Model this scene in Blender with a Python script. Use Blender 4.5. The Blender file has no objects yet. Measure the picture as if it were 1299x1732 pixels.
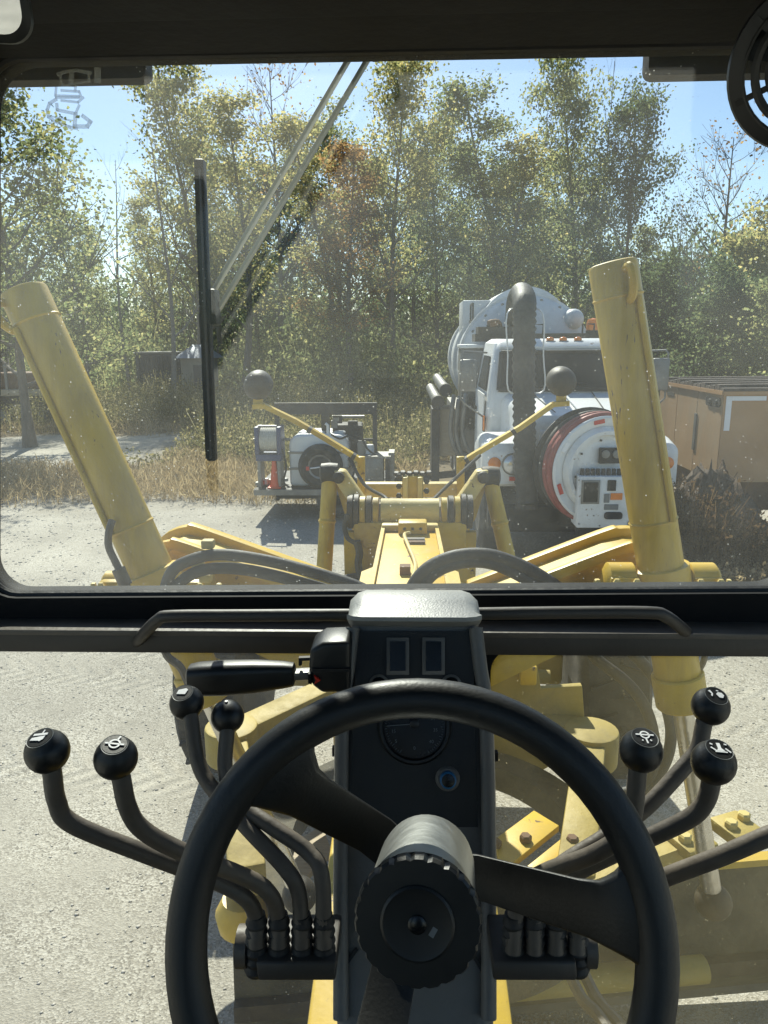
import bpy, bmesh, math, random
import numpy as np
from mathutils import Vector, Matrix
rad = math.radians
random.seed(7)
rng = np.random.default_rng(11)
scene = bpy.context.scene
C = scene.collection

# ------------------------------------------------------------------ camera
FPX, CX, CY = 1256.0, 649.5, 866.0          # focal length in photo pixels
CAM = Vector((0.0, 0.0, 2.75))
ROT = (Matrix.Rotation(rad(2.05), 3, 'Z') @ Matrix.Rotation(rad(90 - 13.0), 3, 'X') @ Matrix.Rotation(rad(-0.45), 3, 'Z'))
cam_data = bpy.data.cameras.new('camera')
cam = bpy.data.objects.new('camera', cam_data)
C.objects.link(cam)
cam.matrix_world = Matrix.Translation(CAM) @ ROT.to_4x4()
cam_data.sensor_fit = 'VERTICAL'
cam_data.sensor_height = 36.0
cam_data.lens = 36.0 * FPX / 1732.0
cam_data.clip_start = 0.02
cam_data.clip_end = 2000
scene.camera = cam

# ------------------------------------------------------------------ sky and sun
SUN_EL, SUN_AZ = 43.0, -13.0                 # azimuth from +Y, positive to the right
world = bpy.data.worlds.new('World')
scene.world = world
world.use_nodes = True
wn = world.node_tree
sky = wn.nodes.new('ShaderNodeTexSky')
sky.sky_type = 'NISHITA'
sky.sun_disc = False
sky.sun_elevation = rad(SUN_EL)
sky.sun_rotation = rad(SUN_AZ)
sky.altitude = 100
sky.air_density = 1.0
sky.dust_density = 0.6
sky.ozone_density = 3.0
bg = wn.nodes['Background']
bg.inputs['Strength'].default_value = 0.10
wn.links.new(sky.outputs[0], bg.inputs['Color'])
sd = bpy.data.lights.new('sun', 'SUN')
sd.energy = 5.0
sd.angle = rad(0.53)
sd.color = (1.0, 0.95, 0.86)
sun = bpy.data.objects.new('sun', sd)
C.objects.link(sun)
to_sun = Vector((math.sin(rad(SUN_AZ)) * math.cos(rad(SUN_EL)), math.cos(rad(SUN_AZ)) * math.cos(rad(SUN_EL)), math.sin(rad(SUN_EL))))
sun.rotation_euler = to_sun.to_track_quat('Z', 'Y').to_euler()
sun.location = (0, 10, 30)
vs = scene.view_settings
vs.view_transform = 'Standard'
vs.look = 'None'
vs.exposure = 0.8
vs.gamma = 1.0
vs.use_curve_mapping = False
scene.render.engine = 'CYCLES'
cy = scene.cycles
cy.use_denoising = True
cy.max_bounces = 10
cy.transparent_max_bounces = 24
cy.diffuse_bounces = 3
cy.glossy_bounces = 4
cy.transmission_bounces = 8
cy.caustics_reflective = False
cy.caustics_refractive = False
cy.sample_clamp_indirect = 6.0

# ------------------------------------------------------------------ where things stand: sight lines to a chosen distance
def P(u, v, Y):
    d = ROT @ Vector(((u - CX) / FPX, -(v - CY) / FPX, -1.0))
    return CAM + d * (Y / d.y)
def PD(u, v, dep):
    return CAM + (ROT @ Vector(((u - CX) / FPX, -(v - CY) / FPX, -1.0))) * dep
def PZ(u, v, z):
    d = ROT @ Vector(((u - CX) / FPX, -(v - CY) / FPX, -1.0))
    return CAM + d * ((z - CAM.z) / d.z)

# ------------------------------------------------------------------ materials
def nt(m):
    m.use_nodes = True
    return m.node_tree, m.node_tree.nodes, m.node_tree.links
def mat(name, col, rough=0.6, metal=0.0, var=0.25, scale=6.0, dirt=None, dirt_amt=0.35, bump=0.15, bscale=60.0, spec=0.5, dirt_scale=3.0, stretch=None, chips=None):
    m = bpy.data.materials.new(name)
    t, n, l = nt(m)
    b = n['Principled BSDF']
    tc = n.new('ShaderNodeTexCoord')
    src = tc.outputs['Object']
    if stretch:
        mp = n.new('ShaderNodeMapping'); mp.inputs['Scale'].default_value = stretch
        l.new(src, mp.inputs['Vector']); src = mp.outputs[0]
    n1 = n.new('ShaderNodeTexNoise'); n1.inputs['Scale'].default_value = scale; n1.inputs['Detail'].default_value = 7; n1.inputs['Roughness'].default_value = .65
    l.new(src, n1.inputs['Vector'])
    r1 = n.new('ShaderNodeValToRGB')
    c = Vector(col)
    r1.color_ramp.elements[0].position = .3; r1.color_ramp.elements[1].position = .72
    r1.color_ramp.elements[0].color = (*(c * (1 - var)), 1)
    r1.color_ramp.elements[1].color = (*[min(x, .95) for x in c * (1 + var * .6)], 1)
    l.new(n1.outputs['Fac'], r1.inputs['Fac'])
    colout = r1.outputs['Color']
    if dirt:
        n2 = n.new('ShaderNodeTexNoise'); n2.inputs['Scale'].default_value = dirt_scale; n2.inputs['Detail'].default_value = 9; n2.inputs['Roughness'].default_value = .7
        l.new(src, n2.inputs['Vector'])
        r2 = n.new('ShaderNodeValToRGB')
        r2.color_ramp.elements[0].position = .46; r2.color_ramp.elements[1].position = .72
        r2.color_ramp.elements[0].color = (0, 0, 0, 1); r2.color_ramp.elements[1].color = (dirt_amt * 1.6, dirt_amt * 1.6, dirt_amt * 1.6, 1)
        l.new(n2.outputs['Fac'], r2.inputs['Fac'])
        mx = n.new('ShaderNodeMix'); mx.data_type = 'RGBA'
        l.new(r2.outputs['Color'], mx.inputs['Factor']); l.new(colout, mx.inputs[6]); mx.inputs[7].default_value = (*dirt, 1)
        colout = mx.outputs[2]
        mr = n.new('ShaderNodeMapRange'); mr.inputs[3].default_value = rough; mr.inputs[4].default_value = min(1, rough + .3)
        l.new(r2.outputs['Color'], mr.inputs[0]); l.new(mr.outputs[0], b.inputs['Roughness'])
    else:
        mr = n.new('ShaderNodeMapRange'); mr.inputs[3].default_value = max(.05, rough - .1); mr.inputs[4].default_value = min(1, rough + .1)
        l.new(n1.outputs['Fac'], mr.inputs[0]); l.new(mr.outputs[0], b.inputs['Roughness'])
    if chips:
        n4 = n.new('ShaderNodeTexNoise'); n4.inputs['Scale'].default_value = 26; n4.inputs['Detail'].default_value = 5; n4.inputs['Roughness'].default_value = .7
        l.new(src, n4.inputs['Vector'])
        n5 = n.new('ShaderNodeTexNoise'); n5.inputs['Scale'].default_value = 4; l.new(src, n5.inputs['Vector'])
        su = n.new('ShaderNodeMath'); su.operation = 'MULTIPLY_ADD'; su.inputs[1].default_value = .45; l.new(n5.outputs['Fac'], su.inputs[0]); l.new(n4.outputs['Fac'], su.inputs[2])
        r4 = n.new('ShaderNodeMapRange'); r4.inputs[1].default_value = .895; r4.inputs[2].default_value = .925; l.new(su.outputs[0], r4.inputs[0])
        m4 = n.new('ShaderNodeMix'); m4.data_type = 'RGBA'; l.new(r4.outputs[0], m4.inputs['Factor']); l.new(colout, m4.inputs[6]); m4.inputs[7].default_value = (*chips, 1); colout = m4.outputs[2]
    l.new(colout, b.inputs['Base Color'])
    b.inputs['Metallic'].default_value = metal
    b.inputs['Specular IOR Level'].default_value = spec
    if bump:
        n3 = n.new('ShaderNodeTexNoise'); n3.inputs['Scale'].default_value = bscale; n3.inputs['Detail'].default_value = 4
        l.new(src, n3.inputs['Vector'])
        bp = n.new('ShaderNodeBump'); bp.inputs['Strength'].default_value = bump; bp.inputs['Distance'].default_value = .01
        l.new(n3.outputs['Fac'], bp.inputs['Height']); l.new(bp.outputs[0], b.inputs['Normal'])
    return m
DUST = (.34, .31, .25)
M = {}
M['yellow'] = mat('yellow_paint', (.57, .385, .030), .40, var=.12, scale=5, dirt=(.26, .17, .045), dirt_amt=.55, bump=.06, chips=(.10, .065, .035))
M['yellow_clean'] = mat('bright_yellow_paint', (.62, .405, .030), .40, var=.10, scale=5, dirt=(.34, .23, .06), dirt_amt=.4, bump=.05, chips=(.13, .08, .04))
M['yellow_cyl'] = mat('streaked_yellow_cylinder_paint', (.57, .385, .030), .38, var=.16, scale=2.2, dirt=(.26, .18, .05), dirt_amt=.5, dirt_scale=2.4, bump=.06, stretch=(5, 5, .55), chips=(.10, .065, .035))
M['mud_yellow'] = mat('grimy_yellow_paint', (.42, .31, .06), .6, var=.3, scale=6, dirt=(.14, .12, .08), dirt_amt=.5, bump=.2, bscale=40)
M['mud'] = mat('caked_mud_steel', (.075, .066, .042), .8, var=.5, scale=7, dirt=(.20, .17, .09), dirt_amt=.4, bump=.4, bscale=30)
M['cream'] = mat('worn_pale_yellow', (.64, .50, .17), .5, var=.14, scale=9, dirt=(.36, .28, .13), dirt_amt=.45, bump=.1, chips=(.12, .08, .05))
M['grease'] = mat('greasy_black_steel', (.035, .032, .028), .55, .3, var=.5, scale=20, dirt=(.16, .12, .07), dirt_amt=.4)
M['chrome'] = mat('hydraulic_chrome', (.62, .60, .56), .25, 1.0, var=.15, scale=10, dirt=(.3, .24, .15), dirt_amt=.3)
M['rubber'] = mat('rubber_hose', (.022, .022, .022), .6, var=.3, scale=25, dirt=(.14, .13, .11), dirt_amt=.35)
M['tyre'] = mat('dusty_tyre', (.032, .031, .030), .85, var=.3, scale=12, dirt=(.17, .155, .13), dirt_amt=.5)
M['plastic'] = mat('black_plastic', (.011, .012, .012), .42, var=.2, scale=30, bump=.03, bscale=400)
M['wheelgrip'] = mat('steering_wheel_plastic', (.011, .0115, .011), .46, var=.15, scale=20, bump=.06, bscale=300, dirt=(.035, .032, .027), dirt_amt=.2)
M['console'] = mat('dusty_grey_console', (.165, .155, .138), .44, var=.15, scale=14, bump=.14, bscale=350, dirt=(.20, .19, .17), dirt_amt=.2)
M['hood'] = mat('sunlit_dusty_console_hood', (.30, .305, .295), .45, var=.12, scale=14, bump=.12, bscale=350, dirt=(.36, .35, .32), dirt_amt=.3)  # sun on the hood top put into a lighter, dusty console grey
M['face'] = mat('console_face_black', (.016, .0165, .016), .5, var=.2, scale=14, bump=.1, bscale=350)
M['trim'] = mat('cab_trim_brown_grey', (.055, .048, .040), .5, var=.2, scale=8, bump=.08, dirt=(.11, .09, .07), dirt_amt=.2)
M['header'] = mat('cab_header_dark', (.010, .0105, .0115), .7, var=.25, scale=5, bump=.1, spec=.15, dirt=(.02, .019, .018), dirt_amt=.2)
M['seal'] = mat('window_rubber_seal', (.012, .012, .012), .55, var=.2, scale=30)
M['lever'] = mat('dusty_lever_steel', (.105, .090, .073), .5, var=.2, scale=20, dirt=(.20, .165, .125), dirt_amt=.35, dirt_scale=9)
M['alu'] = mat('scuffed_aluminium_hub', (.40, .41, .39), .38, .85, var=.12, scale=30, stretch=(1, 1, 8), bump=.05)
M['white_mark'] = mat('white_print', (.80, .80, .80), .5, var=.05, bump=0)
M['grey_mark'] = mat('grey_print', (.16, .17, .17), .5, var=.05, bump=0)
M['red_mark'] = mat('red_print', (.55, .03, .015), .4, var=.1, bump=0)
M['blue_ring'] = mat('blue_plastic_ring', (.02, .14, .30), .35, var=.1, bump=0)
M['gauge'] = mat('gauge_black', (.008, .009, .009), .25, var=.1, bump=0)
M['white_paint'] = mat('white_truck_paint', (.74, .75, .74), .35, var=.07, scale=2, dirt=(.40, .37, .32), dirt_amt=.3, bump=.03, chips=(.32, .25, .2))
M['grey_paint'] = mat('grey_white_tank_paint', (.58, .60, .61), .4, var=.08, scale=2, dirt=(.33, .32, .29), dirt_amt=.3, bump=.03)
M['dark_steel'] = mat('dark_steel', (.030, .031, .033), .6, .2, var=.4, scale=8, dirt=(.12, .09, .06), dirt_amt=.35)
M['grey_steel'] = mat('grey_steel', (.22, .22, .21), .45, .6, var=.25, scale=8, dirt=(.18, .15, .11), dirt_amt=.3)
M['chassis'] = mat('black_chassis', (.018, .018, .018), .7, var=.3, scale=6, dirt=(.10, .085, .06), dirt_amt=.3)
M['red_hose'] = mat('red_hose_rubber', (.30, .065, .055), .55, var=.25, scale=10, dirt=(.22, .12, .10), dirt_amt=.3)
M['amber'] = mat('amber_lens', (.75, .22, .03), .2, var=.1, bump=0)
M['orange'] = mat('orange_cone_plastic', (.80, .11, .03), .45, var=.12, dirt=(.4, .15, .1), dirt_amt=.2)
M['lens'] = mat('headlamp_lens', (.55, .56, .57), .12, .5, var=.1, bump=0)
M['dark_glass'] = mat('dark_cab_glass', (.008, .011, .012), .10, var=.2, bump=0, spec=.25)
M['poly'] = mat('white_poly_tank', (.70, .71, .69), .42, var=.1, scale=3, dirt=(.42, .40, .35), dirt_amt=.3, bump=.05)
M['blue_steel'] = mat('blue_reel_paint', (.02, .04, .13), .45, var=.2, dirt=(.14, .12, .1), dirt_amt=.25)
M['rope'] = mat('pale_hose', (.52, .50, .43), .75, var=.2, scale=25)
M['tan'] = mat('tan_sheet_metal', (.44, .25, .112), .5, var=.10, scale=1.6, dirt=(.33, .22, .13), dirt_amt=.35, bump=.06, bscale=9)
M['tan_front'] = mat('faded_tan_sheet', (.43, .275, .145), .42, var=.2, scale=1.2, dirt=(.30, .25, .17), dirt_amt=.5, bump=.10, bscale=3, stretch=(1, 1, .35))
M['roof_dark'] = mat('weathered_dark_roof', (.075, .055, .045), .8, var=.45, scale=7, dirt=(.25, .21, .17), dirt_amt=.3)
M['timber'] = mat('pale_timber', (.46, .38, .27), .8, var=.25, scale=10, stretch=(1, 8, 8))
M['wiper'] = mat('wiper_grey_paint', (.50, .51, .47), .5, var=.15, scale=25)
M['shed_wall'] = mat('shed_pale_wall', (.30, .27, .22), .8, var=.2, scale=3)
M['shed_roof'] = mat('shed_blue_roof', (.16, .19, .24), .5, .3, var=.2, scale=3)
M['container'] = mat('dark_container_paint', (.055, .06, .065), .6, var=.3, scale=2, dirt=(.12, .08, .05), dirt_amt=.3)
M['rust'] = mat('rusty_brown', (.16, .085, .045), .8, var=.4, scale=5)
M['bark'] = mat('tree_bark', (.17, .145, .118), .9, var=.4, scale=9, bump=.6, bscale=25, stretch=(1, 1, .25))
M['bark_dead'] = mat('grey_dead_bark', (.22, .20, .175), .9, var=.35, scale=9, bump=.5, bscale=25)
M['stone'] = mat('gravel_stone', (.46, .435, .385), .85, var=.3, scale=1.5, bump=.3, bscale=90)
M['mulch'] = mat('dark_mulch_heap', (.07, .052, .04), .95, var=.6, scale=14, bump=.9, bscale=18, dirt=(.16, .11, .07), dirt_amt=.4)

def leafmat(name, stops, trans=.68, objvar=.12):
    m = bpy.data.materials.new(name)
    t, n, l = nt(m)
    for x in list(n):
        if x.type == 'BSDF_PRINCIPLED': n.remove(x)
    out = [x for x in n if x.type == 'OUTPUT_MATERIAL'][0]
    g = n.new('ShaderNodeNewGeometry')
    oi = n.new('ShaderNodeObjectInfo')
    r = n.new('ShaderNodeValToRGB')
    els = r.color_ramp.elements
    while len(els) < len(stops): els.new(.5)
    for i, (p, c) in enumerate(stops):
        els[i].position = p; els[i].color = (*c, 1)
    ad = n.new('ShaderNodeMath'); ad.operation = 'MULTIPLY_ADD'; ad.inputs[1].default_value = objvar * 2; ad.inputs[2].default_value = -objvar
    l.new(oi.outputs['Random'], ad.inputs[0])
    a2 = n.new('ShaderNodeMath'); a2.operation = 'ADD'
    l.new(ad.outputs[0], a2.inputs[0]); l.new(g.outputs['Random Per Island'], a2.inputs[1])
    l.new(a2.outputs[0], r.inputs['Fac'])
    d = n.new('ShaderNodeBsdfDiffuse'); tr = n.new('ShaderNodeBsdfTranslucent'); mx = n.new('ShaderNodeMixShader')
    mx.inputs[0].default_value = trans
    l.new(r.outputs[0], d.inputs['Color'])
    hs = n.new('ShaderNodeHueSaturation'); hs.inputs['Value'].default_value = 2.1; hs.inputs['Saturation'].default_value = 1.02
    l.new(r.outputs[0], hs.inputs['Color']); l.new(hs.outputs[0], tr.inputs['Color'])
    l.new(d.outputs[0], mx.inputs[1]); l.new(tr.outputs[0], mx.inputs[2]); l.new(mx.outputs[0], out.inputs['Surface'])
    return m
M['leaf_green'] = leafmat('green_leaves', [(0, (.075, .098, .042)), (.6, (.14, .155, .07)), (1, (.24, .225, .10))])
M['leaf_yellow'] = leafmat('yellowing_leaves', [(0, (.105, .12, .05)), (.5, (.20, .195, .08)), (1, (.34, .285, .12))])
M['leaf_dark'] = leafmat('dark_leaves', [(0, (.03, .045, .022)), (.7, (.06, .08, .036)), (1, (.12, .13, .06))])
M['leaf_rust'] = leafmat('russet_leaves', [(0, (.10, .065, .03)), (.6, (.19, .11, .045)), (1, (.26, .18, .07))])
M['brush_leaf'] = leafmat('dead_brush_leaves', [(0, (.035, .024, .015)), (.6, (.085, .05, .025)), (1, (.15, .10, .05))], .3)
M['weed'] = leafmat('tall_weed_leaves', [(0, (.06, .065, .025)), (.5, (.14, .13, .055)), (.82, (.24, .20, .09)), (1, (.42, .38, .25))], .4)
M['drygrass'] = leafmat('dry_grass_blades', [(0, (.17, .13, .07)), (.5, (.29, .22, .12)), (1, (.40, .33, .20))], .35)

def glassmat(name, tint=(.90, .93, .91), dust=.05, speck=.35, dust_col=(.72, .74, .70)):
    m = bpy.data.materials.new(name)
    t, n, l = nt(m)
    for x in list(n):
        if x.type == 'BSDF_PRINCIPLED': n.remove(x)
    out = [x for x in n if x.type == 'OUTPUT_MATERIAL'][0]
    tc = n.new('ShaderNodeTexCoord')
    tp = n.new('ShaderNodeBsdfTransparent'); tp.inputs[0].default_value = (*tint, 1)
    gl = n.new('ShaderNodeBsdfGlossy'); gl.inputs['Roughness'].default_value = .02
    lw = n.new('ShaderNodeLayerWeight'); lw.inputs[0].default_value = .5
    pw = n.new('ShaderNodeMath'); pw.operation = 'POWER'; pw.inputs[1].default_value = 4.0; l.new(lw.outputs['Facing'], pw.inputs[0])
    fr = n.new('ShaderNodeMath'); fr.operation = 'MULTIPLY_ADD'; fr.inputs[1].default_value = .5; fr.inputs[2].default_value = .014; l.new(pw.outputs[0], fr.inputs[0])
    m1 = n.new('ShaderNodeMixShader')
    l.new(fr.outputs[0], m1.inputs[0]); l.new(tp.outputs[0], m1.inputs[1]); l.new(gl.outputs[0], m1.inputs[2])
    tl = n.new('ShaderNodeBsdfTranslucent'); tl.inputs[0].default_value = (*dust_col, 1)
    df = n.new('ShaderNodeBsdfDiffuse'); df.inputs[0].default_value = (*dust_col, 1)
    m2 = n.new('ShaderNodeMixShader'); m2.inputs[0].default_value = .25
    l.new(tl.outputs[0], m2.inputs[1]); l.new(df.outputs[0], m2.inputs[2])
    # film of dust: cloudy noise, streaks and fine specks
    na = n.new('ShaderNodeTexNoise'); na.inputs['Scale'].default_value = 2.2; na.inputs['Detail'].default_value = 10; na.inputs['Roughness'].default_value = .62
    l.new(tc.outputs['Object'], na.inputs['Vector'])
    ra = n.new('ShaderNodeMapRange'); ra.inputs[1].default_value = .3; ra.inputs[2].default_value = .75; ra.inputs[3].default_value = dust * .25; ra.inputs[4].default_value = dust * 1.9
    l.new(na.outputs['Fac'], ra.inputs[0])
    vo = n.new('ShaderNodeTexVoronoi'); vo.inputs['Scale'].default_value = 105
    l.new(tc.outputs['Object'], vo.inputs['Vector'])
    sp = n.new('ShaderNodeMapRange'); sp.inputs[1].default_value = .05; sp.inputs[2].default_value = .12; sp.inputs[3].default_value = speck; sp.inputs[4].default_value = 0
    l.new(vo.outputs['Distance'], sp.inputs[0])
    nb = n.new('ShaderNodeTexNoise'); nb.inputs['Scale'].default_value = 22; nb.inputs['Detail'].default_value = 3
    l.new(tc.outputs['Object'], nb.inputs['Vector'])
    rb = n.new('ShaderNodeMapRange'); rb.inputs[1].default_value = .50; rb.inputs[2].default_value = .62; rb.inputs[3].default_value = 0; rb.inputs[4].default_value = 1
    l.new(nb.outputs['Fac'], rb.inputs[0])
    mu = n.new('ShaderNodeMath'); mu.operation = 'MULTIPLY'
    l.new(sp.outputs[0], mu.inputs[0]); l.new(rb.outputs[0], mu.inputs[1])
    ad = n.new('ShaderNodeMath'); ad.operation = 'ADD'; ad.use_clamp = True
    l.new(ra.outputs[0], ad.inputs[0]); l.new(mu.outputs[0], ad.inputs[1])
    m3 = n.new('ShaderNodeMixShader')
    l.new(ad.outputs[0], m3.inputs[0]); l.new(m1.outputs[0], m3.inputs[1]); l.new(m2.outputs[0], m3.inputs[2])
    l.new(m3.outputs[0], out.inputs['Surface'])
    return m
M['windshield'] = glassmat('dusty_windshield_glass', dust=.037, speck=.6)
M['lower_glass'] = glassmat('dusty_lower_glass', dust=.016, speck=.25)
M['lower_glass_dirty'] = glassmat('grimy_lower_glass', dust=.045, speck=.5, dust_col=(.60, .54, .33))
M['side_glass'] = glassmat('side_glass', dust=.01, speck=.1)
def reflected_sticker_mat():  # pale see-through colour for a sticker's painted reflection in the windscreen
    m = bpy.data.materials.new('faint_sticker_reflection')
    t, n, l = nt(m)
    b = n['Principled BSDF']; b.inputs['Base Color'].default_value = (.75, .76, .72, 1); b.inputs['Roughness'].default_value = .6; b.inputs['Alpha'].default_value = .42
    tl = n.new('ShaderNodeBsdfTranslucent'); tl.inputs[0].default_value = (.6, .6, .55, 1)
    tp = n.new('ShaderNodeBsdfTransparent')
    mx = n.new('ShaderNodeMixShader'); mx.inputs[0].default_value = .28
    out = [x for x in n if x.type == 'OUTPUT_MATERIAL'][0]
    l.new(tp.outputs[0], mx.inputs[1]); l.new(tl.outputs[0], mx.inputs[2]); l.new(mx.outputs[0], out.inputs['Surface'])
    return m
M['reflected_sticker'] = reflected_sticker_mat()
def mirrormat():
    m = bpy.data.materials.new('mirror_glass'); t, n, l = nt(m); b = n['Principled BSDF']
    b.inputs['Metallic'].default_value = 1; b.inputs['Roughness'].default_value = .03
    nz = n.new('ShaderNodeTexNoise'); nz.inputs['Scale'].default_value = 9
    rp = n.new('ShaderNodeValToRGB'); rp.color_ramp.elements[0].color = (.75, .75, .74, 1); rp.color_ramp.elements[1].color = (.88, .88, .87, 1)
    l.new(nz.outputs[0], rp.inputs[0]); l.new(rp.outputs[0], b.inputs['Base Color'])
    return m
M['mirror'] = mirrormat()

# ------------------------------------------------------------------ mesh helpers
def catmull(pts, k=6):
    pts = [Vector(p) for p in pts]
    if len(pts) < 3: return pts
    q = [pts[0] * 2 - pts[1]] + pts + [pts[-1] * 2 - pts[-2]]
    out = []
    for i in range(1, len(q) - 2):
        p0, p1, p2, p3 = q[i - 1:i + 3]
        for j in range(k):
            t = j / k
            out.append(.5 * ((2 * p1) + (p2 - p0) * t + (2 * p0 - 5 * p1 + 4 * p2 - p3) * t * t + (3 * p1 - p0 - 3 * p2 + p3) * t ** 3))
    out.append(pts[-1])
    return out
def frame(axis, hint=None):
    a = Vector(axis).normalized()
    h = Vector(hint) if hint is not None else (Vector((0, 0, 1)) if abs(a.z) < .9 else Vector((0, 1, 0)))
    x = h.cross(a)
    if x.length < 1e-6: x = Vector((1, 0, 0)).cross(a)
    x.normalize()
    return x, a.cross(x).normalized(), a
class MB:
    def __init__(s): s.v = []; s.f = []
    def add(s, vs, fs):
        o = len(s.v); s.v += [Vector(p) for p in vs]; s.f += [tuple(i + o for i in f) for f in fs]; return s
    def box(s, c, d, R=None):
        c = Vector(c); h = Vector(d) / 2
        vs = []
        for x in (-1, 1):
            for y in (-1, 1):
                for z in (-1, 1):
                    p = Vector((x * h.x, y * h.y, z * h.z)); vs.append(c + (R @ p if R else p))
        return s.add(vs, [(0, 1, 3, 2), (4, 6, 7, 5), (0, 4, 5, 1), (2, 3, 7, 6), (0, 2, 6, 4), (1, 5, 7, 3)])
    def box2(s, a, b):
        a = Vector(a); b = Vector(b)
        return s.box((a + b) / 2, [abs(x) for x in (b - a)])
    def beam(s, p0, p1, w, h, up=None, w1=None, h1=None):
        p0 = Vector(p0); p1 = Vector(p1); x, y, a = frame(p1 - p0, up)
        w1 = w1 or w; h1 = h1 or h
        vs = [p0 + x * i * w / 2 + y * j * h / 2 for i, j in ((-1, -1), (1, -1), (1, 1), (-1, 1))] + [p1 + x * i * w1 / 2 + y * j * h1 / 2 for i, j in ((-1, -1), (1, -1), (1, 1), (-1, 1))]
        return s.add(vs, [(3, 2, 1, 0), (4, 5, 6, 7), (0, 1, 5, 4), (1, 2, 6, 5), (2, 3, 7, 6), (3, 0, 4, 7)])
    def tube(s, path, r, n=12, closed=False):
        path = [Vector(p) for p in path]; m = len(path)
        rr = list(r) if hasattr(r, '__len__') else [r] * m
        rings = []; x = None
        for i in range(m):
            if closed: t = path[(i + 1) % m] - path[i - 1]
            else: t = path[min(i + 1, m - 1)] - path[max(i - 1, 0)]
            t.normalize()
            if x is None: x, y, _ = frame(t)
            else:
                x = (x - t * x.dot(t)); x.normalize(); y = t.cross(x)
            rings.append([path[i] + (x * math.cos(2 * math.pi * k / n) + y * math.sin(2 * math.pi * k / n)) * rr[i] for k in range(n)])
        vs = [p for g in rings for p in g]; fs = []
        for i in range(m if closed else m - 1):
            a = i * n; b = ((i + 1) % m) * n
            for k in range(n): fs.append((a + k, a + (k + 1) % n, b + (k + 1) % n, b + k))
        if not closed: fs += [tuple(range(n - 1, -1, -1)), tuple(range((m - 1) * n, m * n))]
        return s.add(vs, fs)
    def lathe(s, prof, o, axis, n=32, hint=None, close=True):
        x, y, a = frame(axis, hint); o = Vector(o); vs = []; fs = []
        for r, h in prof:
            for k in range(n):
                t = 2 * math.pi * k / n
                vs.append(o + a * h + (x * math.cos(t) + y * math.sin(t)) * r)
        for i in range(len(prof) - 1):
            for k in range(n): fs.append((i * n + k, i * n + (k + 1) % n, (i + 1) * n + (k + 1) % n, (i + 1) * n + k))
        if close: fs += [tuple(range(n - 1, -1, -1)), tuple(range((len(prof) - 1) * n, len(prof) * n))]
        return s.add(vs, fs)
    def sphere(s, c, r, n=24, m=14, sq=(1, 1, 1)):
        prof = [(max(1e-4, math.sin(math.pi * i / m)), -math.cos(math.pi * i / m)) for i in range(m + 1)]
        vs = []; fs = []; c = Vector(c)
        for q, h in prof:
            for k in range(n):
                t = 2 * math.pi * k / n
                vs.append(c + Vector((q * math.cos(t) * r * sq[0], q * math.sin(t) * r * sq[1], h * r * sq[2])))
        for i in range(m):
            for k in range(n): fs.append((i * n + k, i * n + (k + 1) % n, (i + 1) * n + (k + 1) % n, (i + 1) * n + k))
        return s.add(vs, fs)
    def prism(s, pts, ext):
        pts = [Vector(p) for p in pts]; e = Vector(ext); n = len(pts)
        return s.add(pts + [p + e for p in pts], [tuple(range(n - 1, -1, -1)), tuple(range(n, 2 * n))] + [(k, (k + 1) % n, n + (k + 1) % n, n + k) for k in range(n)])
    def loft(s, rings, caps=True):
        n = len(rings[0]); vs = [p for g in rings for p in g]; fs = []
        for i in range(len(rings) - 1):
            for k in range(n): fs.append((i * n + k, i * n + (k + 1) % n, (i + 1) * n + (k + 1) % n, (i + 1) * n + k))
        if caps: fs += [tuple(range(n - 1, -1, -1)), tuple(range((len(rings) - 1) * n, len(rings) * n))]
        return s.add(vs, fs)
    def window_frame(s, outer, inner, y0, y1):
        # outer = (xmin, xmax, zmin, zmax); inner = loop of (x, z); a plate with an opening, from depth y0 to y1
        xa, xb, za, zb = outer
        cx = sum(p[0] for p in inner) / len(inner); cz = sum(p[1] for p in inner) / len(inner)
        ol = []
        for x, z in inner:
            dx, dz = x - cx, z - cz
            tx = ((xb if dx > 0 else xa) - cx) / dx if abs(dx) > 1e-9 else 1e9
            tz = ((zb if dz > 0 else za) - cz) / dz if abs(dz) > 1e-9 else 1e9
            t = min(tx, tz); ol.append([cx + dx * t, cz + dz * t])
        for c in ((xa, za), (xa, zb), (xb, za), (xb, zb)):
            i = min(range(len(ol)), key=lambda k: (ol[k][0] - c[0]) ** 2 + (ol[k][1] - c[1]) ** 2); ol[i] = list(c)
        n = len(inner)
        vs = [Vector((x, y0, z)) for x, z in inner] + [Vector((x, y0, z)) for x, z in ol] + [Vector((x, y1, z)) for x, z in inner] + [Vector((x, y1, z)) for x, z in ol]
        fs = []
        for k in range(n):
            j = (k + 1) % n
            fs += [(k, j, n + j, n + k), (2 * n + j, 2 * n + k, 3 * n + k, 3 * n + j), (j, k, 2 * n + k, 2 * n + j), (n + k, n + j, 3 * n + j, 3 * n + k)]
        return s.add(vs, fs)
    def mesh(s, name, off=None, bevel=0, seg=2, ang=38):
        me = bpy.data.meshes.new(name)
        o = Vector(off) if off is not None else Vector((0, 0, 0))
        me.from_pydata([p - o for p in s.v], [], s.f)
        bm = bmesh.new(); bm.from_mesh(me)
        bmesh.ops.recalc_face_normals(bm, faces=bm.faces)
        if bevel:
            es = [e for e in bm.edges if len(e.link_faces) == 2 and e.calc_face_angle(0) > rad(30)]
            bmesh.ops.bevel(bm, geom=es, offset=bevel, segments=seg, profile=.5, affect='EDGES', clamp_overlap=True)
        for f in bm.faces: f.smooth = True
        bm.to_mesh(me); bm.free()
        me.set_sharp_from_angle(angle=rad(ang))
        return me
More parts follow.
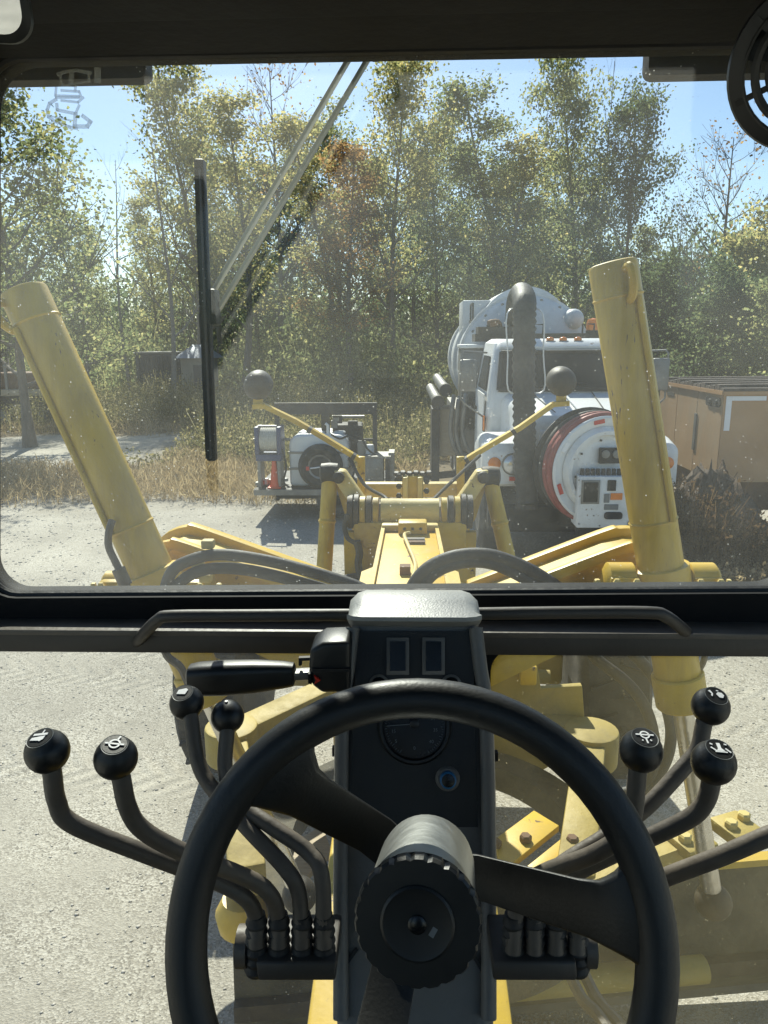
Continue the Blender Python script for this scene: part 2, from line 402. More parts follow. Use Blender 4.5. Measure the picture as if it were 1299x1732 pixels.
    def build(s, name, m, parent=None, bevel=0, seg=2, ang=38):
        off = Vector((0, 0, 0)); q = parent
        while q is not None:
            off += q.location; q = q.parent
        return link(name, s.mesh(name, off, bevel, seg, ang), m, parent)
def link(name, me, m, parent=None, loc=None):
    if m is not None and not me.materials: me.materials.append(M[m] if isinstance(m, str) else m)
    o = bpy.data.objects.new(name, me); C.objects.link(o)
    if parent is not None: o.parent = parent
    if loc is not None:
        off = Vector((0, 0, 0)); q = parent
        while q is not None:
            off += q.location; q = q.parent
        o.location = Vector(loc) - off
    return o
def thing(name, label, cat, loc=(0, 0, 0), group=None):
    o = bpy.data.objects.new(name, None); C.objects.link(o); o.location = loc; o.empty_display_size = .2
    return tag(o, label, cat, group)
def tag(o, label=None, cat=None, group=None, kind=None):
    if label: o['label'] = label
    if cat: o['category'] = cat
    if group: o['group'] = group
    if kind: o['kind'] = kind
    return o
def np_mesh(name, verts, faces):
    me = bpy.data.meshes.new(name)
    verts = np.asarray(verts, dtype=np.float32); faces = np.asarray(faces, dtype=np.int32)
    k = faces.shape[1]
    me.vertices.add(len(verts)); me.vertices.foreach_set('co', verts.ravel())
    me.loops.add(faces.size); me.loops.foreach_set('vertex_index', faces.ravel())
    me.polygons.add(len(faces)); me.polygons.foreach_set('loop_start', np.arange(0, faces.size, k, dtype=np.int32))
    me.update(calc_edges=True); me.validate()
    return me
def rrect(x0, x1, z0, z1, r, k=6):
    out = []
    rs = r if hasattr(r, '__len__') else [r] * 4
    for (cx, cz, a0), q in zip(((x0, z0, 180), (x1, z0, 270), (x1, z1, 0), (x0, z1, 90)), rs):
        ox = cx + (q if cx == x0 else -q); oz = cz + (q if cz == z0 else -q)
        for i in range(k + 1):
            a = rad(a0 + 90 * i / k); out.append((ox + q * math.cos(a), oz + q * math.sin(a)))
    return out

# ================================================================== THE GROUND
def groundmat():
    m = bpy.data.materials.new('gravel_and_soil')
    t, n, l = nt(m); b = n['Principled BSDF']; b.inputs['Roughness'].default_value = .95; b.inputs['Specular IOR Level'].default_value = .2
    tc = n.new('ShaderNodeTexCoord'); src = tc.outputs['Object']
    def noise(sc, de=8, ro=.65):
        x = n.new('ShaderNodeTexNoise'); x.inputs['Scale'].default_value = sc; x.inputs['Detail'].default_value = de; x.inputs['Roughness'].default_value = ro
        l.new(src, x.inputs['Vector']); return x.outputs['Fac']
    def ramp(f, stops):
        r = n.new('ShaderNodeValToRGB'); e = r.color_ramp.elements
        while len(e) < len(stops): e.new(.5)
        for i, (p, c) in enumerate(stops): e[i].position = p; e[i].color = (*c, 1)
        l.new(f, r.inputs['Fac']); return r.outputs['Color']
    def mix(f, a, c):
        x = n.new('ShaderNodeMix'); x.data_type = 'RGBA'
        l.new(f, x.inputs['Factor']); l.new(a, x.inputs[6]); l.new(c, x.inputs[7]); return x.outputs[2]
    grav = ramp(noise(.9), [(.3, (.27, .252, .215)), (.5, (.37, .346, .295)), (.72, (.455, .43, .37))])
    vo = n.new('ShaderNodeTexVoronoi'); vo.inputs['Scale'].default_value = 105; l.new(src, vo.inputs['Vector'])
    sep = n.new('ShaderNodeSeparateColor'); l.new(vo.outputs['Color'], sep.inputs[0])
    pebble = ramp(sep.outputs[0], [(0, (.13, .12, .10)), (.4, (.34, .315, .265)), (1, (.60, .575, .51))])
    pm = ramp(noise(2.2), [(.38, (.22,) * 3), (.62, (.8,) * 3)])
    grav = mix(pm, grav, pebble)
    # broad drier and damper patches, and the lugged tracks of tyres crossing in front of the machine
    patch = ramp(noise(.28, 5, .6), [(.34, (.80, .79, .775)), (.62, (1.16, 1.15, 1.12))])
    mp_ = n.new('ShaderNodeMix'); mp_.data_type = 'RGBA'; mp_.blend_type = 'MULTIPLY'; mp_.inputs['Factor'].default_value = 1.0
    l.new(grav, mp_.inputs[6]); l.new(patch, mp_.inputs[7]); grav = mp_.outputs[2]
    soil = ramp(noise(1.6), [(.3, (.10, .078, .048)), (.7, (.22, .175, .11))])
    # soil starts where the weeds start (about 15 m ahead), but a gravel road crosses on the left
    sx = n.new('ShaderNodeSeparateXYZ'); l.new(src, sx.inputs[0])
    ny = noise(.35, 4)
    y1 = n.new('ShaderNodeMath'); y1.operation = 'MULTIPLY_ADD'; y1.inputs[1].default_value = 5.0; l.new(ny, y1.inputs[0]); l.new(sx.outputs['Y'], y1.inputs[2])
    ms = n.new('ShaderNodeMapRange'); ms.inputs[1].default_value = 14.2; ms.inputs[2].default_value = 16.8; l.new(y1.outputs[0], ms.inputs[0])
    # road: band around y = 21.5 for x < -6
    d1 = n.new('ShaderNodeMath'); d1.operation = 'SUBTRACT'; d1.inputs[1].default_value = 21.6; l.new(y1.outputs[0], d1.inputs[0])
    d2 = n.new('ShaderNodeMath'); d2.operation = 'ABSOLUTE'; l.new(d1.outputs[0], d2.inputs[0])
    r1 = n.new('ShaderNodeMapRange'); r1.inputs[1].default_value = 3.0; r1.inputs[2].default_value = 3.7; l.new(d2.outputs[0], r1.inputs[0])
    r2 = n.new('ShaderNodeMapRange'); r2.inputs[1].default_value = -7.2; r2.inputs[2].default_value = -5.6; l.new(sx.outputs['X'], r2.inputs[0])
    mxr = n.new('ShaderNodeMath'); mxr.operation = 'MAXIMUM'; l.new(r1.outputs[0], mxr.inputs[0]); l.new(r2.outputs[0], mxr.inputs[1])
    mm = n.new('ShaderNodeMath'); mm.operation = 'MULTIPLY'; l.new(ms.outputs[0], mm.inputs[0]); l.new(mxr.outputs[0], mm.inputs[1])
    col = mix(mm.outputs[0], grav, soil)
    l.new(col, b.inputs['Base Color'])
    bp = n.new('ShaderNodeBump'); bp.inputs['Strength'].default_value = .35; bp.inputs['Distance'].default_value = .012
    mpg = n.new('ShaderNodeMapping'); mpg.inputs['Rotation'].default_value = (0, 0, rad(8)); l.new(src, mpg.inputs['Vector'])
    sxy = n.new('ShaderNodeSeparateXYZ'); l.new(mpg.outputs[0], sxy.inputs[0])
    tot = None
    for yc in (5.35, 5.95, 4.05):
        a1 = n.new('ShaderNodeMath'); a1.operation = 'SUBTRACT'; a1.inputs[1].default_value = yc; l.new(sxy.outputs['Y'], a1.inputs[0])
        a2 = n.new('ShaderNodeMath'); a2.operation = 'ABSOLUTE'; l.new(a1.outputs[0], a2.inputs[0])
        a3 = n.new('ShaderNodeMapRange'); a3.inputs[1].default_value = .17; a3.inputs[2].default_value = .23; a3.inputs[3].default_value = 1; a3.inputs[4].default_value = 0; l.new(a2.outputs[0], a3.inputs[0])
        ph = n.new('ShaderNodeMath'); ph.operation = 'MULTIPLY_ADD'; ph.inputs[1].default_value = .9; l.new(a2.outputs[0], ph.inputs[0]); l.new(sxy.outputs['X'], ph.inputs[2])
        si = n.new('ShaderNodeMath'); si.operation = 'MULTIPLY'; si.inputs[1].default_value = 38; l.new(ph.outputs[0], si.inputs[0])
        s2 = n.new('ShaderNodeMath'); s2.operation = 'SINE'; l.new(si.outputs[0], s2.inputs[0])
        s3 = n.new('ShaderNodeMath'); s3.operation = 'MULTIPLY'; l.new(s2.outputs[0], s3.inputs[0]); l.new(a3.outputs[0], s3.inputs[1])
        if tot is None: tot = s3.outputs[0]
        else:
            ad_ = n.new('ShaderNodeMath'); ad_.operation = 'ADD'; l.new(tot, ad_.inputs[0]); l.new(s3.outputs[0], ad_.inputs[1]); tot = ad_.outputs[0]
    fade = n.new('ShaderNodeMath'); fade.operation = 'MULTIPLY'; l.new(tot, fade.inputs[0]); l.new(noise(.8, 3), fade.inputs[1])
    bp0 = n.new('ShaderNodeBump'); bp0.inputs['Strength'].default_value = .55; bp0.inputs['Distance'].default_value = .012
    l.new(fade.outputs[0], bp0.inputs['Height']); l.new(bp0.outputs[0], bp.inputs['Normal'])
    h = n.new('ShaderNodeMath'); h.operation = 'ADD'; l.new(noise(38, 8, .75), h.inputs[0]); l.new(vo.outputs['Distance'], h.inputs[1])
    l.new(h.outputs[0], bp.inputs['Height']); l.new(bp.outputs[0], b.inputs['Normal'])
    return m
def ground_z(x, y):
    # gentle unevenness near the machine
    f = 1.0 if abs(x) < 20 and y < 40 else 0.0
    return f * (.012 * math.sin(1.7 * x + .6 * y) + .010 * math.sin(.9 * y - 1.3 * x) - .022)
gx = sorted(set([-900, -300, -90, -45] + [round(-20 + i * .4, 3) for i in range(101)] + [45, 90, 300, 900]))
gy = sorted(set([-900, -200, -50, -12] + [round(-6 + i * .4, 3) for i in range(111)] + [60, 110, 300, 1500]))
gv = [(x, y, ground_z(x, y)) for y in gy for x in gx]
gf = [(j * len(gx) + i, j * len(gx) + i + 1, (j + 1) * len(gx) + i + 1, (j + 1) * len(gx) + i) for j in range(len(gy) - 1) for i in range(len(gx) - 1)]
gme = np_mesh('ground', gv, gf)
ground = link('ground', gme, groundmat()); ground['kind'] = 'structure'
for p_ in gme.polygons: p_.use_smooth = True

# loose stones on the lot
def stones(name, n, xr, yr, smin, smax, label):
    base = np.array([(1, 0, 0), (-1, 0, 0), (0, 1, 0), (0, -1, 0), (0, 0, .8), (0, 0, -.8)])
    tri = np.array([(0, 2, 4), (2, 1, 4), (1, 3, 4), (3, 0, 4), (2, 0, 5), (1, 2, 5), (3, 1, 5), (0, 3, 5)])
    x = rng.uniform(*xr, n); y = rng.uniform(*yr, n)
    # stones lie in drifts
    keep = (np.sin(1.1 * x + .7 * y) + np.sin(2.3 * x - 1.2 * y + 1) * .7 + rng.normal(0, .9, n)) > -.6
    x = x[keep]; y = y[keep]; n = len(x)
    s = smin + (smax - smin) * rng.random(n) ** 3.2
    sc = rng.uniform(.6, 1.25, (n, 6, 1)) * s[:, None, None]
    a = rng.uniform(0, 6.28, n)
    v = base[None] * sc
    vx = v[..., 0] * np.cos(a)[:, None] - v[..., 1] * np.sin(a)[:, None]; vy = v[..., 0] * np.sin(a)[:, None] + v[..., 1] * np.cos(a)[:, None]
    gz = np.array([ground_z(i, j) for i, j in zip(x, y)])
    V = np.stack([vx + x[:, None], vy + y[:, None], v[..., 2] * .5 + (gz + s * .12)[:, None]], -1).reshape(-1, 3)
    F = (tri[None] + (np.arange(n) * 6)[:, None, None]).reshape(-1, 3)
    o = link(name, np_mesh(name, V, F), 'stone')
    return tag(o, label, 'gravel', kind='stuff')
stones('gravel', 26000, (-5.5, 3.4), (1.6, 8.5), .0018, .014, 'loose grey gravel scattered over the lot')
stones('gravel', 24000, (-11, 9), (7.5, 15.0), .004, .028, 'coarser grey gravel in front of trailer and truck')

# ================================================================== VEGETATION
def leaf_cards(cen, size, up_bias=.3, wr=(.28, .45)):
    n = len(cen)
    d = rng.normal(0, 1, (n, 3)); d[:, 2] -= up_bias; d /= np.linalg.norm(d, axis=1, keepdims=True)
    q = rng.normal(0, 1, (n, 3)); s = np.cross(d, q); s /= np.linalg.norm(s, axis=1, keepdims=True)
    L = (size * rng.uniform(.6, 1.35, n))[:, None]
    w = L * rng.uniform(*wr, n)[:, None]
    nn = np.cross(d, s)
    V = np.stack([cen, cen + d * L * .5 + s * w + nn * L * .08, cen + d * L, cen + d * L * .5 - s * w + nn * L * .08], 1).reshape(-1, 3)
    F = np.arange(n * 4).reshape(-1, 4)
    return V, F
def tree_skeleton(h, spread, first, nlimb, lean=(0, 0), rr=random, twig=4, r0=None):
    """trunk, limbs and twigs as (path, radii); also the tips that carry leaves"""
    tubes = []; tips = []
    r0 = r0 or h * .0115
    pts = []; k = 9
    wx = rr.uniform(-.045, .045) * h; wy = rr.uniform(-.04, .04) * h
    for i in range(k + 1):
        t = i / k
        pts.append(Vector((lean[0] * t * h + wx * math.sin(t * 4.2), lean[1] * t * h + wy * math.sin(t * 3.1 + 1), t * h * .93)))
    rads = [r0 * (1 - .9 * (i / k)) + (r0 * .5 if i == 0 else 0) for i in range(k + 1)]
    tubes.append((pts, rads))
    tips.append((pts[-1], 1.0))
    def at_(t):
        f = t * k; i = min(int(f), k - 1); return pts[i].lerp(pts[i + 1], f - i)
    for j in range(nlimb):
        t = first + (1 - first) * (j + rr.random() * .8) / nlimb
        t = min(t, .97)
        p = at_(t); a = j * 2.399 + rr.uniform(-.5, .5)
        ln = spread * (1.0 - .62 * max(0, (t - first) / (1 - first)) ** 1.3) * rr.uniform(.65, 1.1)
        el = rr.uniform(.35, .95)
        d = Vector((math.cos(a) * math.cos(el), math.sin(a) * math.cos(el), math.sin(el)))
        lp = [p]
        for s in range(1, 5):
            d = (d + Vector((rr.uniform(-.2, .2), rr.uniform(-.2, .2), rr.uniform(-.05, .17)))).normalized()
            lp.append(lp[-1] + d * ln / 4)
        rl = max(.012, rads[int(t * k)] * .5)
        tubes.append((lp, [rl * (1 - .2 * s) for s in range(5)]))
        tips += [(lp[2].lerp(lp[3], q_), .35) for q_ in (.3, .8)] + [(lp[3].lerp(lp[4], q_), .5) for q_ in (.2, .5, .8, 1.1)]
        for q in range(twig):
            s = rr.choice((1, 2, 3, 4)); b = lp[s]
            dd = (d + Vector((rr.uniform(-1, 1), rr.uniform(-1, 1), rr.uniform(-.35, .8)))).normalized()
            tl = ln * rr.uniform(.25, .5)
            tp = [b, b + dd * tl * .5 + Vector((0, 0, tl * .05)), b + dd * tl + Vector((0, 0, tl * .15))]
            tubes.append((tp, [rl * .38, rl * .25, rl * .1]))
            tips += [(tp[0].lerp(tp[1], .6), .3)] + [(tp[1].lerp(tp[2], q_), .5) for q_ in (0, .35, .7, 1.0, 1.15)]
    return tubes, tips
def tubes_mesh(name, tubes, n0=9):
    mb = MB()
    for i, (p, r) in enumerate(tubes): mb.tube(p, [max(x, .004) for x in r], n0 if i == 0 else 5)
    return mb.mesh(name, ang=80)
def crown_mesh(name, tips, nleaf, clump, size):
    w = np.array([t[1] for t in tips]); w = w / w.sum()
    c = np.array([t[0] for t in tips])
    # a limb here and there has shed its leaves
    w = w * (rng.random(len(w)) > .22); w /= w.sum()
    idx = rng.choice(len(c), nleaf, p=w)
    off = rng.normal(0, 1, (nleaf, 3)) * np.array([clump, clump, clump * .62])
    V, F = leaf_cards(c[idx] + off, size)
    return np_mesh(name, V, F)
PROTO = {}
def proto(key, h, spread, first, nlimb, nleaf, clump, size, seed, twig=4):
    rr = random.Random(seed)
    tb, tips = tree_skeleton(h, spread, first, nlimb, (rr.uniform(-.03, .03), 0), rr, twig)
    PROTO[key] = (tubes_mesh('trunk_' + key, tb), crown_mesh('crown_' + key, tips, nleaf, clump, size) if nleaf else None, h)
proto('a', 12.0, 3.0, .20, 30, 13000, .25, .115, 1, 9)
proto('b', 12.0, 2.4, .22, 26, 10500, .24, .115, 2, 9)
proto('c', 12.0, 3.4, .16, 32, 15500, .26, .12, 3, 10)
proto('d', 12.0, 2.0, .26, 24, 8200, .23, .11, 4, 9)
proto('e', 12.0, 2.9, .28, 25, 11800, .25, .115, 21, 9)
proto('f', 12.0, 2.3, .18, 23, 9800, .24, .11, 22, 9)
proto('bare', 12.0, 3.6, .22, 30, 700, .30, .12, 5, 9)
proto('dead', 12.0, 3.0, .30, 10, 0, 0, 0, 6, 4)
proto('bush', 6.0, 2.6, .08, 30, 18000, .2, .11, 8, 9)
LEAFM = {}
def tree(key, u, Y, top_v, wscale, leaf, label, group='trees along the edge of the lot', bark='bark', name='tree', rz=None, base=None):
    tm, cm, h = PROTO[key]
    p = P(u, 700, Y); p.z = -.05
    top = P(u, top_v, Y).z
    s = (top + .05) / (h * .97)
    root = thing(name, label, 'tree', p, group)
    a = random.uniform(0, 6.28) if rz is None else rz
    for nm, me, mt in (('trunk', tm, bark), ('crown', cm, leaf)):
        if me is None: continue
        k_ = (me.name, mt)
        if k_ not in LEAFM:
            mc = me.copy(); mc.materials.clear(); mc.materials.append(M[mt]); LEAFM[k_] = mc
        o = link(nm, LEAFM[k_], None, root)
        o.rotation_euler.z = a; o.scale = (s * wscale * 1.14, s * wscale * 1.14, s)
    return root
tree('c', 45, 20, 60, 1.0, 'leaf_green', 'tall leafy green tree at the left edge, darkest crown there', rz=.4)
tree('a', -60, 24, 90, 1.1, 'leaf_dark', 'dark tree cut off by the left edge of the view', rz=2.0)
tree('b', 130, 27, 330, 1.0, 'leaf_green', 'lower green tree filling in under the leftmost crown', rz=1.0)
tree('dead', 292, 27, 220, .85, 'leaf_green', 'leafless dead tree with crooked bare limbs in the left sky gap', bark='bark_dead', name='dead_tree', rz=1.2)
tree('dead', 228, 30, 250, .6, 'leaf_green', 'thin leafless snag left of the crooked dead tree', bark='bark_dead', name='dead_tree', rz=3.6)
tree('a', 335, 36, 92, .9, 'leaf_yellow', 'yellow-green tree behind the top of the wiper blade', rz=.2)
tree('d', 415, 33, 150, 1.1, 'leaf_yellow', 'slim yellowing tree just right of the wiper blade', rz=4.1)
tree('bare', 478, 42, 95, .8, 'leaf_rust', 'twiggy nearly bare tree between the yellow crowns', bark='bark', name='bare_tree', rz=.7)
tree('f', 545, 35, 190, 1.1, 'leaf_yellow', 'sparse yellow-green tree under the slanting wiper arms', rz=2.6)
tree('d', 600, 31, 240, 1.1, 'leaf_rust', 'russet-leaved slender tree under the wiper arms', rz=5.0)
tree('e', 668, 34, 92, .85, 'leaf_yellow', 'tall yellow-green tree right of the wiper arm pivots', rz=3.3)
tree('c', 735, 39, 205, .8, 'leaf_green', 'rounded green tree behind the middle of the lot', rz=.9)
tree('f', 812, 35, 120, 1.1, 'leaf_green', 'tall green tree rising behind the tank of the truck', rz=1.9)
tree('d', 872, 32, 230, 1.2, 'leaf_yellow', 'yellowish slender tree above the black suction hose', rz=.3)
tree('a', 948, 36, 82, .75, 'leaf_green', 'tallest green tree, with a pointed crown right of centre', rz=5.2)
tree('dead', 1005, 40, 78, .45, 'leaf_green', 'bare dead top sticking above the green crowns', bark='bark_dead', name='dead_tree', rz=2.0)
tree('c', 1040, 33, 165, .78, 'leaf_dark', 'broad dark green tree left of the open sky', rz=2.2)
tree('bare', 1195, 30, 215, .95, 'leaf_rust', 'bare tree with fine branching twigs against the sky', bark='bark', name='bare_tree', rz=.5)
tree('bare', 1130, 29, 330, .6, 'leaf_yellow', 'smaller forked tree with few leaves beside the bare tree', bark='bark', name='bare_tree', rz=3.9)
tree('bush', 1275, 24, 400, 1.0, 'leaf_yellow', 'low rounded yellow-green tree at the right edge', rz=1.1)
tree('bush', 1215, 20, 480, .9, 'leaf_dark', 'dark leafy shrub tree behind the tan box', rz=2.4)
tree('bush', 1100, 24, 470, .9, 'leaf_dark', 'dark shrub tree behind the right hydraulic cylinder', rz=5.5)
tree('bush', 1330, 18, 480, .9, 'leaf_green', 'green shrub tree cut off by the right edge', rz=.3)
for i, (u, Y, tv, k, lf) in enumerate([(15, 38, 300, 'b', 'leaf_green'), (175, 40, 380, 'd', 'leaf_green'), (265, 44, 330, 'd', 'leaf_yellow'), (375, 44, 230, 'e', 'leaf_green'), (450, 46, 270, 'a', 'leaf_dark'), (510, 48, 250, 'd', 'leaf_green'),
                                      (575, 45, 200, 'e', 'leaf_green'), (640, 47, 260, 'd', 'leaf_dark'), (705, 48, 250, 'f', 'leaf_dark'), (775, 46, 240, 'd', 'leaf_green'), (845, 45, 260, 'b', 'leaf_dark'), (915, 46, 250, 'f', 'leaf_green'),
                                      (985, 44, 270, 'b', 'leaf_dark'), (1075, 44, 380, 'd', 'leaf_green'), (1150, 42, 440, 'e', 'leaf_dark'), (1250, 40, 450, 'b', 'leaf_dark')]):
    where = ['far left edge', 'left sky gap', 'dead tree', 'wiper blade', 'twiggy bare tree', 'left lamp arm', 'wiper arms', 'slender russet tree', 'middle crowns', 'rounded green tree', 'truck tank', 'suction hose', 'tallest tree', 'right cylinder', 'forked tree', 'fine bare tree'][i]
    tree(k, u, Y, tv, 1.0, lf, 'woodland tree in the back row behind the ' + where, 'back row of woodland trees')

# undergrowth below the trees and tall weeds in front of them
def plants(name, n, xr, yr, hfun, leaf_n, size, m, label, keepf=None, cat='weeds', wr=(.22, .4), up=-.35):
    x = rng.uniform(*xr, n); y = yr[0] + (yr[1] - yr[0]) * rng.random(n)
    if keepf is not None:
        k = keepf(x, y); x = x[k]; y = y[k]; n = len(x)
    h = hfun(x, y) * rng.uniform(.55, 1.25, n)
    cen = np.repeat(np.stack([x, y, np.zeros(n)], 1), leaf_n, 0)
    t = rng.random(n * leaf_n) ** .8
    hh = np.repeat(h, leaf_n)
    cen[:, 2] = t * hh
    lean = np.repeat(rng.normal(0, .22, (n, 2)), leaf_n, 0)
    cen[:, :2] += lean * (t * hh)[:, None] + rng.normal(0, .07, (n * leaf_n, 2)) * (.4 + hh)[:, None]
    V, F = leaf_cards(cen, size, up, wr)
    # stems
    w = .006 + .004 * h
    bx = np.stack([x, y, np.full(n, -.03)], 1); tx = bx + np.stack([lean[::leaf_n, 0] * h, lean[::leaf_n, 1] * h, h], 1)
    sv = np.stack([bx - np.stack([w, 0 * w, 0 * w], 1), bx + np.stack([w, 0 * w, 0 * w], 1), tx + np.stack([w * .3, 0 * w, 0 * w], 1), tx - np.stack([w * .3, 0 * w, 0 * w], 1)], 1).reshape(-1, 3)
    sf = np.arange(n * 4).reshape(-1, 4) + len(V)
    o = link(name, np_mesh(name, np.concatenate([V, sv]), np.concatenate([F, sf])), m)
    return tag(o, label, cat, kind='stuff')
def off_road(x, y):
    road = (x < -5.6 - .10 * (y - 16)) & (np.abs(y - 18.9) < 3.1)
    truck_pad = (x > .3) & (x < 7) & (y < 17.2)
    shed = (x < -7) & (y > 26)
    return ~(road | truck_pad)
plants('tall_weeds', 9000, (-13, 6), (14.5, 30), lambda x, y: .5 + .05 * (y - 15) + .22 * np.sin(x * 1.3 + y * .7), 18, .075, 'weed', 'tall yellow-green weeds standing behind the service trailer', lambda x, y: off_road(x, y) & (y > 15.0 + .12 * np.abs(x + 2) + np.sin(x * 1.1)) & ((x > -6.3) | (y > 23)))
plants('dry_grass', 19000, (-15, 3), (11.4, 17.5), lambda x, y: .16 + .07 * np.sin(x * 1.7 + y), 5, .20, 'drygrass', 'dry straw-coloured grass at the edge of the gravel', lambda x, y: off_road(x, y) & (y > 12.5 + .6 * np.sin(x * .9) + .20 * np.clip(x + 4, -6, 9)) & (rng.random(len(x)) < .22 + .3 * (y - 11.9)), 'grass', (.02, .05), -1.2)
plants('undergrowth', 5200, (-34, 34), (28, 50), lambda x, y: 2.5 + 1.0 * np.sin(x * .7 + y * .3), 34, .19, 'leaf_green', 'shaded undergrowth massed below the trees', lambda x, y: ~((x < -6) & (y < 33)), 'undergrowth')
plants('undergrowth', 3000, (-60, 60), (50, 62), lambda x, y: 7.5 + 2.0 * np.sin(x * .35), 44, .36, 'leaf_dark', 'distant woodland seen between the trunks', None, 'undergrowth')
plants('dry_grass', 2500, (-22, -6), (22.2, 27), lambda x, y: .25 + 0 * x, 6, .2, 'drygrass', 'dry grass verge beyond the gravel road', None, 'grass', (.02, .05), -1.2)

# ================================================================== FAR LEFT: container, shed, flatbed
def zg(u, v, Y): return P(u, v, Y)
Yc = 31.0
a = P(228, 598, Yc); b = P(302, 598, Yc)
t = thing('storage_container', 'dark storage container standing under the trees left of the wiper blade', 'container', ((a.x + b.x) / 2, Yc, 0))
MB().box2((a.x, Yc, .15), (b.x, Yc + 2.6, a.z)).build('body', 'container', t, .02)
for i in range(9):
    x = a.x + .12 + (b.x - a.x - .24) * i / 8
    MB().box((x, Yc - .03, (a.z + .15) / 2), (.07, .06, a.z - .4)).build('rib', 'container', t)
for sx in (a.x + .1, b.x - .1):
    MB().box2((sx - .1, Yc + .1, -.03), (sx + .1, Yc + 2.5, .17)).build('skid', 'dark_steel', t)
MB().box2((a.x - .04, Yc - .05, a.z), (b.x + .04, Yc + 2.65, a.z + .06)).build('roof', 'grey_steel', t)
Ys = 29.0
a = P(305, 606, Ys); b = P(352, 606, Ys)
t = thing('garden_shed', 'small pale shed with blue hipped roof behind the wiper blade', 'shed', ((a.x + b.x) / 2, Ys, 0))
MB().box2((a.x, Ys, -.03), (b.x, Ys + 1.4, a.z)).build('wall', 'shed_wall', t)
e = .22; zr = P(325, 583, Ys).z; cx = (a.x + b.x) / 2; cyy = Ys + .7
MB().loft([[Vector((a.x - e, Ys - e, a.z)), Vector((b.x + e, Ys - e, a.z)), Vector((b.x + e, Ys + 1.4 + e, a.z)), Vector((a.x - e, Ys + 1.4 + e, a.z))],
           [Vector((cx - .2, cyy - .1, zr)), Vector((cx + .2, cyy - .1, zr)), Vector((cx + .2, cyy + .1, zr)), Vector((cx - .2, cyy + .1, zr))]]).build('roof', 'shed_roof', t)
MB().box2((cx - .05, Ys - .03, .05), (cx + .45, Ys + .02, a.z - .25)).build('door', 'container', t)
Yf = 24.8
a = P(-40, 660, Yf); b = P(92, 655, Yf)
t = thing('flatbed_trailer', 'parked flatbed with pale side rail and dark underside at the far left', 'trailer', ((a.x + b.x) / 2, Yf, 0))
zt = a.z
MB().box2((a.x, Yf, zt - .2), (b.x, Yf + 2.2, zt)).build('side_rail', 'timber', t, .02)
MB().box2((a.x + .05, Yf + .25, zt - .5), (b.x - .2, Yf + 2.0, zt - .2)).build('chassis', 'chassis', t)
for x in (a.x + .7, a.x + 1.6, b.x - .5):
    w = MB().lathe([(.1, 0), (.36, 0), (.40, .05), (.40, .2), (.36, .25), (.1, .25)], (x, Yf + .1, .36), (0, 1, 0), 20).build('wheel', 'tyre', t)
    MB().lathe([(.02, -.012), (.2, -.012), (.2, .02)], (x, Yf + .1, .36), (0, 1, 0), 16).build('rim', 'grey_steel', w)
MB().box2((a.x + .3, Yf + .5, zt), (b.x - .7, Yf + 1.8, zt + .55)).build('load', 'rust', t, .05)
MB().box2((a.x, Yf + .02, zt), (a.x + .12, Yf + 2.1, zt + 1.35)).build('headboard', 'dark_steel', t)
MB().box2((a.x + 1.0, Yf + .02, zt), (a.x + 1.08, Yf + .1, zt + 1.2)).build('stake', 'grey_steel', t)

# ================================================================== VACUUM TRUCK
TX = 2.03
truck = thing('vacuum_truck', 'white vacuum truck with hose reel on its nose and round grey tank', 'truck', (TX, 10.0, 0))
def tp(mb, name, m, parent=truck, bevel=0.0, seg=2, ang=38): return mb.build(name, m, parent, bevel, seg, ang)
YF = 8.85      # nose of the hood
# hood: lofted sections from the grille back to the windscreen
def sect(y, hw, z0, z1, r):
    return [Vector((TX + x, y, z)) for x, z in rrect(-hw, hw, z0, z1, [.03, .03, r, r], 5)]
hood = tp(MB().loft([sect(YF, .56, .95, 1.80, .10), sect(YF + .05, .60, .95, 1.87, .14), sect(YF + .7, .70, 1.0, 1.97, .16), sect(10.25, .80, 1.0, 2.05, .14)]), 'hood', 'white_paint')
tp(MB().beam((TX, YF + .12, 1.915), (TX, 10.1, 2.068), .03, .012), 'hood_crease', 'white_paint', hood)
# grille with louvres
grille = tp(MB().box2((TX - .50, YF - .035, 1.02), (TX + .50, YF + .0, 1.70)), 'grille', 'white_paint', truck, .012)
for i in range(6):
    tp(MB().box2((TX - .44, YF - .048, 1.09 + i * .1), (TX + .44, YF - .037, 1.14 + i * .1)), 'louvre', 'dark_steel', grille)
